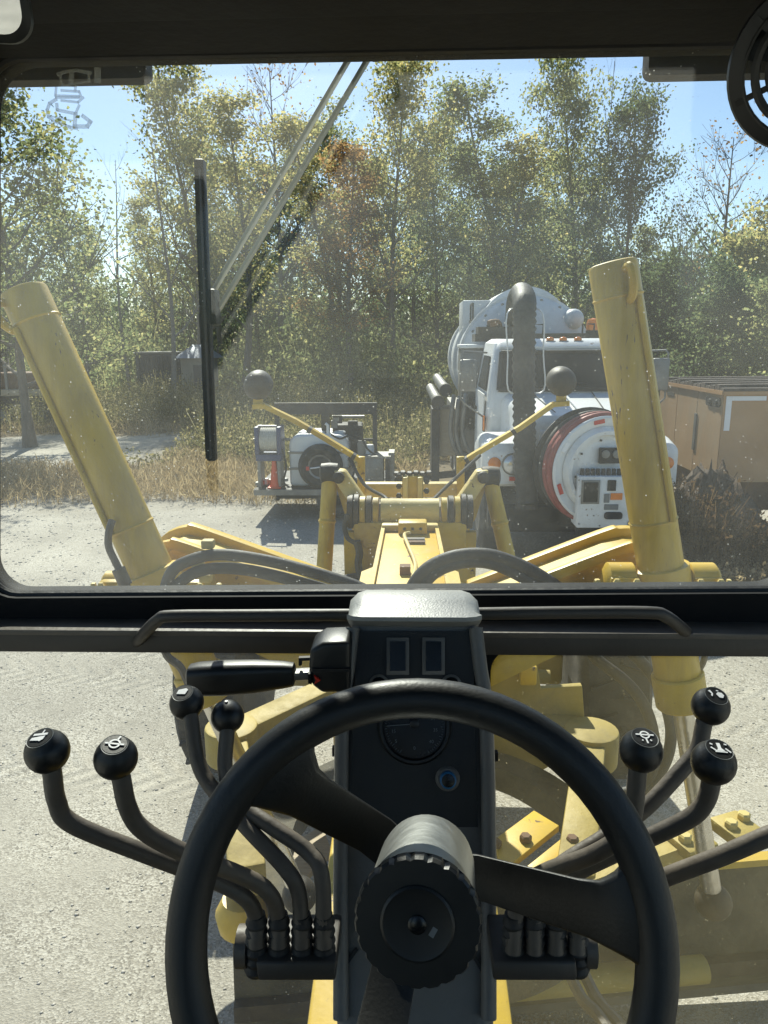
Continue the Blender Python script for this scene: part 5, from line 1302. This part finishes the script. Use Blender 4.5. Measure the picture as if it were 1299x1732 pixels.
# reflection of a sticker in the glass, drawn on as pale pictogram strokes
stk = MB()
def stroke(pts, w):
    for a_, b_ in zip(pts[:-1], pts[1:]):
        p, q = P(*a_, 1.0485), P(*b_, 1.0485); d = (q - p).normalized() * w * .4
        p.y = q.y = 1.0485
        stk.beam(p - d, q + d, w, .0006, (0, 1, 0) if False else None)
def stroke2(pts, w):
    for a_, b_ in zip(pts[:-1], pts[1:]):
        p, q = Vector((*xz(*a_, 1.0485),)), Vector((*xz(*b_, 1.0485),))
        d = (q - p).normalized(); n_ = Vector((-d.y, d.x)) * w / 2; e = d * w * .35
        L_ = [p - e - n_, q + e - n_, q + e + n_, p - e + n_]
        stk.prism([Vector((c.x, 1.0478, c.y)) for c in L_], (0, .0012, 0))
for pts, w in (([(98, 126), (112, 121), (130, 119), (153, 124)], .004), ([(102, 127), (104, 143)], .003), ([(121, 124), (120, 142)], .006), ([(150, 126), (151, 138), (124, 142)], .003), ([(165, 118), (165, 136)], .008),
               ([(95, 148), (94, 162), (134, 163)], .003), ([(103, 144), (128, 145), (127, 154)], .003), ([(104, 153), (134, 155), (137, 163)], .003), ([(95, 165), (134, 165)], .003), ([(104, 170), (132, 173), (141, 165)], .003),
               ([(95, 168), (84, 175), (80, 186), (82, 198), (95, 206), (118, 215), (130, 217)], .004), ([(96, 176), (97, 186), (126, 192)], .004), ([(88, 197), (120, 204)], .002), ([(128, 192), (126, 214), (148, 214), (153, 206), (140, 196)], .005), ([(134, 178), (128, 192)], .003)):
    stroke2(pts, w)
so_ = stk.build('sticker_reflection', 'reflected_sticker', gr)
# wiper: blade and two parallel arms outside the glass
wb = gp_(MB().beam(P(338, 270, 1.09), P(359, 779, 1.09), .014, .016, (0, 1, 0)), 'wiper_blade', 'seal', gr, .003)
gp_(MB().beam(P(334, 285, 1.075), P(353, 775, 1.075), .006, .012, (0, 1, 0)), 'wiper_rubber', 'rubber', wb)
gp_(MB().box(P(355, 520, 1.10), (.024, .03, .05)), 'wiper_clip', 'seal', wb, .003)
for p0, p1 in (((597, 88), (352, 508)), ((632, 84), (357, 545))):
    gp_(MB().beam(P(*p0, 1.115), P(*p1, 1.115), .005, .0165, (0, 1, 0)), 'wiper_arm', 'wiper', gr, .001)
for u in (600, 634):
    gp_(MB().lathe([(.016, -.02), (.016, .02)], P(u, 74, 1.115), (0, 1, 0), 14), 'wiper_pivot', 'dark_steel')
# grab rail across the crossbeam
rail = [(232, 1083, .99), (245, 1068, .965), (268, 1046, .945), (292, 1040, .94), (420, 1039, .94), (600, 1038, .94), (700, 1038, .94), (810, 1036, .94), (960, 1034, .94), (1095, 1034, .94), (1125, 1040, .945), (1150, 1058, .965), (1163, 1070, .99)]
gp_(MB().tube(catmull([P(u, v + 2, y) for u, v, y in rail], 4), .0085, 14), 'grab_rail', 'trim')

# ---- instrument console
def hwid(px, p): return px / 2 * (-(ROT.transposed() @ (p - CAM)).z) / FPX
secs = []
for v, yf, px in ((2050, .60, 285), (1732, .70, 268), (1560, .752, 268), (1400, .800, 268), (1260, .840, 262), (1170, .865, 250), (1100, .884, 228), (1056, .896, 214)):
    c_ = P(702, v, yf); hw = hwid(px, c_)
    secs.append([Vector((c_.x + x, y, c_.z)) for x, y in rrect(-hw, hw, yf, .982, [.018, .018, .01, .01], 4)])
con = gp_(MB().loft(secs), 'instrument_console', 'console')
# moulded hood on top
def hood_sec(k):
    u0, u1 = k
    return None
hp_ = [(1000, .984), (998, .955), (1002, .925), (1014, .902), (1017, .898), (1030, .880), (1044, .862), (1051, .862), (1058, .884), (1066, .93), (1066, .984)]
xl = P(592, 1020, .92).x; xr = P(809, 1020, .92).x
nL = []
for t_, ins in ((0, .014), (.05, .004), (.12, 0), (.88, 0), (.95, .004), (1, .014)):
    x = xl + (xr - xl) * t_
    nL.append([Vector((x, y + (ins * .6 if y < .95 else 0), P(700, v, y).z - ins * (1 if i < 6 else 0))) for i, (v, y) in enumerate(hp_)])
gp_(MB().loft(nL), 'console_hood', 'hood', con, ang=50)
YV = [(1050, .8955), (1400, .800), (1732, .700)]
def yface(v):
    (a, ya), (b, yb) = (YV[0], YV[1]) if v < 1400 else (YV[1], YV[2])
    # straight in depth along the sight lines
    pa, pb = P(700, a, ya), P(700, b, yb); d = ROT @ Vector(((700 - CX) / FPX, -(v - CY) / FPX, -1.0))
    # intersect sight line with the face line in the (y, z) plane
    ex, ez = pb.y - pa.y, pb.z - pa.z
    den = d.y * ez - d.z * ex
    t = ((pa.y) * ez - (pa.z - CAM.z) * ex) / den
    return d.y * t
def F(u, v, lift=0.0): return P(u, v, yface(v)) + FN * lift
FU = (P(700, 1050, .8955) - P(700, 1400, .80)).normalized()
FN = Vector((1, 0, 0)).cross(FU).normalized()
if FN.y > 0: FN = -FN
face = gp_(MB().prism([F(603, 1068, .003), F(799, 1068, .003), F(808, 1398, .003), F(592, 1398, .003)], -FN * .006), 'console_face', 'face', con)
for uv in (((597, 1062), (589, 1130), (580, 1200), (577, 1400), (577, 1720)), ((804, 1062), (812, 1130), (821, 1200), (826, 1400), (826, 1720))):
    pts = [F(u, v, .004) for u, v in uv]
    gp_(MB().tube(catmull(pts, 4), .009, 10), 'side_rail', 'console', con)
for u in (673, 733):
    sw = gp_(MB().prism([F(u - 19, 1078, .007), F(u + 19, 1078, .007), F(u + 19, 1141, .007), F(u - 19, 1141, .007)], -FN * .006), 'switch_bezel', 'console', con, .001)
    gp_(MB().prism([F(u - 13, 1085, .012), F(u + 13, 1085, .008), F(u + 13, 1134, .010), F(u - 13, 1134, .014)], -FN * .008), 'rocker_switch', 'gauge', con)
for u in (641, 763):
    kn = gp_(MB().lathe([(.013, -.002), (.013, .006), (.010, .008), (.010, .002)], F(u, 1158), FN, 24), 'indicator_lamp', 'console', con)
    gp_(MB().lathe([(.009, 0), (.009, .006), (.004, .0075)], F(u, 1158), FN, 18), 'lamp_lens', 'gauge', con)
gc = F(701, 1228)
gg = gp_(MB().lathe([(.046, -.002), (.046, .008), (.043, .012), (.040, .012), (.0385, .004), (.0385, -.002)], gc, FN, 48), 'gauge_bezel', 'plastic', con)
gp_(MB().lathe([(.0385, 0), (.0385, .0045)], gc, FN, 40), 'gauge_dial', 'gauge', con)
gp_(MB().lathe([(.006, .0045), (.006, .008), (.003, .009)], gc + FU * .004, FN, 16), 'needle_hub', 'plastic', con)
RX = FU.cross(FN).normalized()
if RX.x < 0: RX = -RX
gp_(MB().beam(gc + FN * .0066 + FU * .003 - RX * .006, gc + FN * .0066 + FU * .0005 - RX * .034, .0009, .0016, FN), 'gauge_needle', 'grey_mark', con)
tick = MB()
for k in range(-12, 13):
    for sd_ in (-1, 1):
        a_ = rad(k * 5.0)
        dv = (RX * sd_ * math.cos(a_) + FU * math.sin(a_)).normalized()
        Ln = .004 if k % 4 == 0 else .0022
        tick.beam(gc + dv * (.0365 - Ln) + FN * .0052, gc + dv * .0365 + FN * .0052, .0006, .0006, FN)
gp_(tick, 'gauge_scale', 'grey_mark', con)
def text_part(txt, p, size, m, parent, xd, yd, nd, name='lettering'):
    cu = bpy.data.curves.new('txt', 'FONT'); cu.body = txt; cu.size = size; cu.align_x = 'CENTER'; cu.align_y = 'CENTER'
    ob = bpy.data.objects.new('txt', cu); C.objects.link(ob)
    dg = bpy.context.evaluated_depsgraph_get(); me = bpy.data.meshes.new_from_object(ob.evaluated_get(dg))
    bpy.data.objects.remove(ob, do_unlink=True); bpy.data.curves.remove(cu)
    Rm = Matrix((xd, yd, nd)).transposed()
    for v_ in me.vertices: v_.co = Rm @ v_.co + Vector(p)
    me.materials.clear(); return link(name, me, m, parent)
for txt, dx, dy in (('10', -.023, .010), ('15', -.026, -.006), ('5', -.023, -.018), ('34', .023, .010), ('35', .026, -.004), ('40', .021, -.018), ('0', 0, -.026)):
    text_part(txt, gc + RX * dx + FU * dy + FN * .0052, .0058, 'grey_mark', con, RX, FU, FN, 'numeral')
bk = F(757, 1316)
gp_(MB().lathe([(.016, -.002), (.015, .004), (.012, .007)], bk, FN, 24), 'socket_base', 'console', con)
gp_(MB().lathe([(.010, 0), (.010, .016), (.0085, .017)], bk, FN, 24), 'socket_ring', 'blue_ring', con)
gp_(MB().lathe([(.008, .0), (.008, .0178), (.004, .0185)], bk, FN, 20), 'socket_plug', 'gauge', con)
# seams of the lower column shroud
for (a_, b_) in (((604, 1604), (574, 1645)), ((801, 1616), (834, 1672))):
    gp_(MB().beam(F(*a_, .001), F(*b_, .001), .004, .003, FN), 'shroud_seam', 'seal', con)
for (u, v) in ((566, 1270), (838, 1278)):
    gp_(MB().box(P(u, v, .88), (.006, .008, .012)), 'trim_screw', 'seal', con)
gp_(MB().box(P(588, 1082, .93), (.014, .01, .006)), 'wire_clip', 'seal', con)

# ---- indicator / brake handle on the left of the console
hb = [P(524, 1100, .84), P(545, 1088, .84), P(592, 1086, .84), P(592, 1172, .84), P(545, 1174, .84), P(526, 1160, .84), P(522, 1130, .84)]
hd = gp_(MB().prism(hb, (0, .055, 0)), 'stalk_housing', 'plastic', gr, .006, 3)
gp_(MB().box2(P(528, 1131, .837), P(592, 1134, .842)), 'housing_seam', 'seal', hd)
gp_(MB().prism([P(521, 1140, .838), P(527, 1140, .838), P(527, 1158, .838), P(521, 1156, .838)], (0, .02, 0)), 'side_switch', 'gauge', hd)
gp_(MB().prism([P(531, 1143, .8365), P(542, 1151, .8365), P(531, 1158, .8365), P(534, 1151, .8365)], (0, .003, 0)), 'arrow_mark', 'red_mark', hd)
gp_(MB().beam(P(488, 1141, .86), P(530, 1139, .86), .010, .016, (0, 1, 0)), 'stalk_blade', 'grey_steel', hd, .001)
gp_(MB().prism([P(505, 1113, .86), P(530, 1112, .86), P(530, 1117, .86), P(510, 1118, .86), P(510, 1126, .86), P(505, 1126, .86)], (0, .006, 0)), 'stalk_catch', 'dark_steel', hd)
gsec = []
for u, vt, vb in ((316, 1134, 1158), (320, 1126, 1170), (335, 1123, 1173), (380, 1120, 1172), (430, 1119, 1168), (480, 1121, 1161), (496, 1123, 1158), (499, 1128, 1152)):
    a_, b_ = P(u, vt, .86), P(u, vb, .86); cz = (a_.z + b_.z) / 2; hh = (a_.z - b_.z) / 2
    gsec.append([Vector((a_.x, .86 + y, cz + z)) for y, z in rrect(-hh * .8, hh * .8, -hh, hh, hh * .55, 4)])
gp_(MB().loft(gsec), 'stalk_grip', 'plastic', hd)

# ---- control levers
def icon_mesh(kind, c, xd, yd, nd, s):
    mb = MB()
    def q(x, y): return c + xd * x * s + yd * y * s + nd * .0004
    def bar(x0, y0, x1, y1, w):
        d = Vector((x1 - x0, y1 - y0)); d.normalize(); n_ = Vector((-d.y, d.x)) * w / 2
        mb.prism([q(x0 - n_.x, y0 - n_.y), q(x1 - n_.x, y1 - n_.y), q(x1 + n_.x, y1 + n_.y), q(x0 + n_.x, y0 + n_.y)], nd * .0005)
    def poly(pts): mb.prism([q(*p) for p in pts], nd * .0005)
    def ringo(r, w, cx=0, cy=0):
        n = 24
        for i in range(n):
            a0, a1 = 2 * math.pi * i / n, 2 * math.pi * (i + 1) / n
            poly([(cx + (r - w / 2) * math.cos(a0), cy + (r - w / 2) * math.sin(a0)), (cx + (r + w / 2) * math.cos(a0), cy + (r + w / 2) * math.sin(a0)), (cx + (r + w / 2) * math.cos(a1), cy + (r + w / 2) * math.sin(a1)), (cx + (r - w / 2) * math.cos(a1), cy + (r - w / 2) * math.sin(a1))])
    if kind == 'blade':
        bar(-.62, .28, .62, .28, .22); bar(.12, .35, .18, .75, .12); poly([(-.62, -.05), (.5, .08), (.45, -.30), (.2, -.5), (.05, -.42), (-.7, -.32)])
    elif kind == 'blade2':
        poly([(-.5, .35), (.3, .5), (.55, .3), (.35, -.3), (-.6, -.2)])
    elif kind == 'circle':
        ringo(.42, .14); bar(-.8, 0, .8, 0, .15); bar(.1, .4, .25, .85, .14)
    elif kind == 'circle2':
        ringo(.36, .12, 0, .18); bar(-.75, .2, .75, .18, .13); bar(.0, -.2, .04, -.75, .13); bar(-.38, -.40, -.28, -.48, .12); bar(.30, -.36, .44, -.46, .12)
    elif kind == 'wheel':
        poly([(-.15, .55), (.15, .55), (.12, .0), (.35, -.3), (-.35, -.3), (-.15, .0)]); bar(-.75, .05, -.35, -.35, .14); bar(.45, -.0, .78, -.4, .14); bar(-.7, .45, -.5, .35, .13); bar(.5, .48, .7, .42, .13); bar(-.5, -.4, .5, -.4, .1)
    elif kind == 'lean':
        poly([(-.75, .45), (-.5, .55), (-.35, .1), (-.5, -.25), (-.62, -.1), (-.5, .1)]); poly([(-.05, .1), (.2, .35), (.55, .3), (.7, .0), (.5, -.35), (.15, -.3)]); bar(.1, .55, .3, .5, .1)
    return mb
def lever(path, r, knob, kr, icon, label, tilt, roll=0.0):
    pts = [PD(*p) for p in path]
    kc = PD(*knob)
    sh = gp_(MB().tube(catmull([kc] + pts, 7), r, 14), 'control_lever', 'lever')
    sh['label'] = label
    nd = (Vector((math.sin(roll), -.36 + tilt, .90))).normalized()
    xd = Vector((1, 0, 0)) - nd * nd.x; xd.normalize(); yd = nd.cross(xd)
    prof = []
    for i in range(15):
        a_ = math.pi * i / 14
        h = -math.cos(a_) * kr; rr = math.sin(a_) * kr
        if icon and h > kr * .80: break
        prof.append((max(rr, .002), h))
    capr = prof[-1][0] * .98; caph = prof[-1][1] + .0008
    prof += [(capr, caph), (capr * .97, caph + .0006)]
    kb = gp_(MB().lathe(prof, kc, nd, 30), 'knob', 'plastic', sh)
    if not icon: return sh
    gp_(MB().lathe([(capr * .93, caph + .0004), (capr * .90, caph + .0014)], kc, nd, 30), 'knob_cap', 'plastic', sh)
    gp_(MB().lathe([(capr * .93, caph + .0004), (capr * 1.0, caph + .0008), (capr * .99, caph + .0012), (capr * .94, caph + .0010)], kc, nd, 30, close=False), 'cap_ring', 'grey_mark', sh)
    gp_(icon_mesh(icon, kc + nd * (caph + .0016), xd, yd, nd, capr * .9), 'pictogram', 'white_mark', sh)
    return sh
KL = [
    ([(88, 1306, .70), (96, 1355, .71), (122, 1393, .72), (240, 1442, .75), (360, 1488, .78), (412, 1516, .79), (432, 1548, .80), (434, 1600, .80)], (80, 1271, .70), .0205, 'blade', 'leftmost lever with blade pictogram on its ball knob', .10, -.15),
    ([(205, 1316, .70), (216, 1365, .71), (240, 1402, .72), (300, 1437, .74), (420, 1486, .78), (456, 1512, .79), (470, 1548, .80), (472, 1600, .80)], (196, 1282, .70), .0202, 'circle', 'second lever from the left with crossed-circle pictogram', .10, .12),
    ([(323, 1216, .86), (334, 1285, .85), (358, 1332, .84), (420, 1402, .82), (482, 1468, .80), (505, 1512, .80), (511, 1600, .80)], (316, 1189, .87), .0200, 'blade2', 'upright lever with white mark below the black handle grip', .0, -.1),
    ([(384, 1240, .86), (381, 1300, .85), (398, 1352, .84), (460, 1398, .82), (520, 1440, .81), (544, 1482, .80), (548, 1600, .80)], (385, 1212, .87), .0195, None, 'short lever with plain black knob nearest the console on the left', .28, 0),
]
KR = [
    ([(1078, 1306, .70), (1071, 1375, .71), (1055, 1412, .72), (1000, 1447, .74), (925, 1474, .77), (886, 1500, .79), (872, 1545, .80), (868, 1610, .80)], (1084, 1270, .70), .0202, 'circle2', 'lever behind the rim on the right with crossed-circle pictogram', .10, .06),
    ([(1191, 1222, .80), (1181, 1266, .80), (1158, 1296, .80), (1092, 1366, .80), (1020, 1418, .80), (950, 1462, .80), (915, 1500, .80), (905, 1545, .80), (903, 1610, .80)], (1202, 1195, .80), .0200, 'lean', 'tallest right lever with two-blob pictogram', .0, .12),
    ([(1203, 1322, .70), (1192, 1358, .71), (1166, 1384, .72), (1105, 1414, .74), (1030, 1448, .76), (968, 1480, .78), (945, 1510, .79), (940, 1550, .80), (940, 1610, .80)], (1207, 1290, .70), .0206, 'wheel', 'right lever with wheel pictogram in front of the tallest one', .10, .10),
    ([(1335, 1398, .68), (1290, 1418, .69), (1215, 1450, .71), (1125, 1484, .74), (1040, 1520, .77), (995, 1540, .79), (978, 1570, .80), (976, 1610, .80)], (1400, 1350, .67), .0205, None, 'lever reaching out of view at the right edge', .10, 0),
]
for a_ in KL + KR: lever(a_[0], .0088, *a_[1:])
# pedestal blocks carrying the levers
for s, us, (u0, u1) in ((-1, (434, 472, 511, 548), (404, 566)), (1, (868, 903, 940, 976), (836, 1003))):
    for u in us:
        a_, b_ = PD(u - 17, 1560, .80), PD(u + 17, 1640, .80)
        p0_, p1_ = PD(u, 1546, .80), PD(u, 1642, .815); Lb = (p1_ - p0_).length
        prof_ = [(.0095, 0)] + [((.0118 if k % 2 else .0098) + .0006 * k / 3, .004 + (Lb - .004) * k / 12) for k in range(13)]
        gp_(MB().lathe(prof_, p0_, p1_ - p0_, 18), 'lever_boot', 'rubber', gr)
    gp_(MB().prism([PD(u0 + (28 if s < 0 else -2), 1628, .79), PD(u1 - (-2 if s < 0 else 28), 1628, .79), PD(u1 - (-2 if s < 0 else 26), 1660, .79), PD(u0 + (32 if s < 0 else -2), 1660, .79)], (0, .07, .0)), 'lever_pedestal', 'trim', gr, .003)
    e_ = PD(u0 + 8, 1600, .82) if s < 0 else PD(u1 - 8, 1600, .82)
    gp_(MB().lathe([(.012, -.008), (.022, -.006), (.022, .006), (.012, .008)], e_, (1, 0, 0), 18), 'pivot_end', 'lever')

# ---- steering wheel
E = rad(25); n_w = Vector((0, -math.cos(E), math.sin(E))); u_w = Vector((0, math.sin(E), math.cos(E))); r_w = Vector((1, 0, 0))
WC = PD(709, 1590, .607); RW = .1920
def wp(a_, r, h): return WC + (r_w * math.cos(a_) + u_w * math.sin(a_)) * r + n_w * h
rim = [wp(2 * math.pi * i / 72, RW, 0) for i in range(72)]
sw = gp_(MB().tube(rim, .0170, 20, closed=True), 'steering_wheel', 'wheelgrip')
HUB_H = -.105
for ang in (7, 133, 252):
    a_ = rad(ang); rd = r_w * math.cos(a_) + u_w * math.sin(a_); td = -r_w * math.sin(a_) + u_w * math.cos(a_)
    rings = []
    for r, w, h, th in ((.030, .040, HUB_H, .006), (.060, .042, HUB_H + .004, .006), (.10, .044, HUB_H + .042, .006), (.140, .046, -.026, .008), (.155, .052, -.010, .012), (.168, .066, -.004, .016), (.180, .086, -.001, .018), (.190, .092, .0, .016)):
        c_ = WC + rd * r + n_w * h + u_w * .020 * max(0, 1 - (r - .03) / .125)
        rings.append([c_ + td * x + n_w * z for x, z in rrect(-w / 2, w / 2, -th / 2, th / 2, min(th, w) * .3, 2)])
    gp_(MB().loft(rings), 'spoke', 'wheelgrip', sw)
# aluminium hub barrel and the dark serrated tilt knob in front of it
KC = PD(707, 1556, .560); HB = PD(722, 1462, .665); had = (KC - HB).normalized(); HL = (KC - HB).length
gp_(MB().lathe([(.020, -.02), (.036, -.018), (.041, -.008), (.0425, .004), (.0435, HL * .75), (.043, HL - .01)], HB, had, 40), 'hub_barrel', 'alu', sw)
n_t = 44; x_, y_, _ = frame(had)
def gear(r, r2, h):
    out = []
    for k in range(n_t * 2):
        t = math.pi * k / n_t; q = (k % 4) == 0
        rr = r2 if q else r
        out.append(KC + (x_ * math.cos(t) + y_ * math.sin(t)) * rr + had * h)
    return out
kn_ = gp_(MB().loft([gear(.0475, .0475, -.006), gear(.0482, .0460, -.005), gear(.0482, .0460, .003), gear(.0465, .0450, .006)]), 'tilt_knob', 'plastic', sw, ang=25)
gp_(MB().lathe([(.028, .002), (.028, .0072), (.026, .0082), (.021, .0070)], KC, had, 32), 'knob_ring', 'plastic', sw)
gp_(MB().lathe([(.007, .005), (.007, .0085), (.005, .0095)], KC, had, 18), 'centre_nut', 'gauge', sw)
q = KC + had * .0074 + x_ * .017
gp_(MB().beam(KC + had * .0074 + r_w * .016 + u_w * .002, KC + had * .0074 + r_w * .010 - u_w * .008, .004, .001, had), 'centre_mark', 'grey_mark', sw)

# ================================================================== loose fittings of the cab: fan and mirror
fc = PD(1379, 107, .74); fax = (CAM - fc).normalized(); fax = (fax + Vector((.0, .0, -.05))).normalized()
fan = thing('cab_fan', 'round black plastic cab fan hanging from the header at upper right', 'fan', fc)
FR = 136 * .74 / FPX
gp_(MB().lathe([(FR * .93, -.012), (FR, -.010), (FR, .008), (FR * .97, .014), (FR * .80, .017), (FR * .80, .012), (FR * .93, .006), (FR * .93, -.012)], fc, fax, 48, close=False), 'guard_rim', 'plastic', fan)
fx, fy, _ = frame(fax)
for r in (.80, .66, .50, .36):
    gp_(MB().tube([fc + (fx * math.cos(2 * math.pi * i / 40) + fy * math.sin(2 * math.pi * i / 40)) * FR * r + fax * .018 for i in range(40)], .0045 if r < .8 else .002, 6, closed=True), 'guard_ring', 'plastic', fan)
for k in range(6):
    a_ = 2 * math.pi * k / 6 + .35
    d_ = fx * math.cos(a_) + fy * math.sin(a_)
    gp_(MB().beam(fc + d_ * FR * .18 + fax * .018, fc + d_ * FR * .92 + fax * .016, .006, .004, fax), 'guard_bar', 'plastic', fan)
    d2 = fx * math.cos(a_ + .5) + fy * math.sin(a_ + .5)
    if k % 2 == 0: gp_(MB().prism([fc + d_ * FR * .2 - fax * .004, fc + d_ * FR * .8 - fax * .002, fc + d2 * FR * .82 + fax * .006, fc + d2 * FR * .2 + fax * .004], -fax * .0015), 'fan_blade', 'plastic', fan)
gp_(MB().lathe([(FR * .22, -.03), (FR * .24, .0), (FR * .22, .018), (.004, .022)], fc, fax, 28), 'motor_hub', 'plastic', fan)
gp_(MB().tube(catmull([fc - fax * .02, fc - fax * .05 + Vector((.02, 0, .03)), fc + Vector((.03, .03, .09)), Vector((fc.x + .03, .86, ztop - .01))], 5), .008, 10), 'fan_bracket', 'plastic', fan)
mp0 = PD(-110, 42 - 40, .60)
mir = thing('rear_view_mirror', 'rounded rear-view mirror with black rim in the upper left corner', 'mirror', mp0)
mn = ((CAM - mp0).normalized() + Vector((-.15, -1, -.12)).normalized()).normalized(); mxd = Vector((0, 0, 1)).cross(mn).normalized(); myd = mn.cross(mxd)
def mrect(w, h, r, off): return [mp0 + mxd * x + myd * y + mn * off for x, y in rrect(-w, w, -h, h, r, 7)]
wM = 152 * .60 / FPX; hM = 58 * .60 / FPX * .98
gp_(MB().loft([mrect(wM * .8, hM * .7, .015, -.014), mrect(wM, hM, .02, -.006), mrect(wM, hM, .02, .002), mrect(wM - .004, hM - .004, .017, .004)]), 'mirror_housing', 'plastic', mir)
gp_(MB().prism(mrect(wM - .006, hM - .006, .016, .0045), mn * .0008), 'mirror_glass', 'mirror', mir)
gp_(MB().tube(catmull([mp0 - mn * .01, mp0 - mn * .03 + Vector((0, 0, .05)), Vector((mp0.x - .02, mp0.y + .12, ztop - .005))], 5), .006, 8), 'mirror_stem', 'plastic', mir)
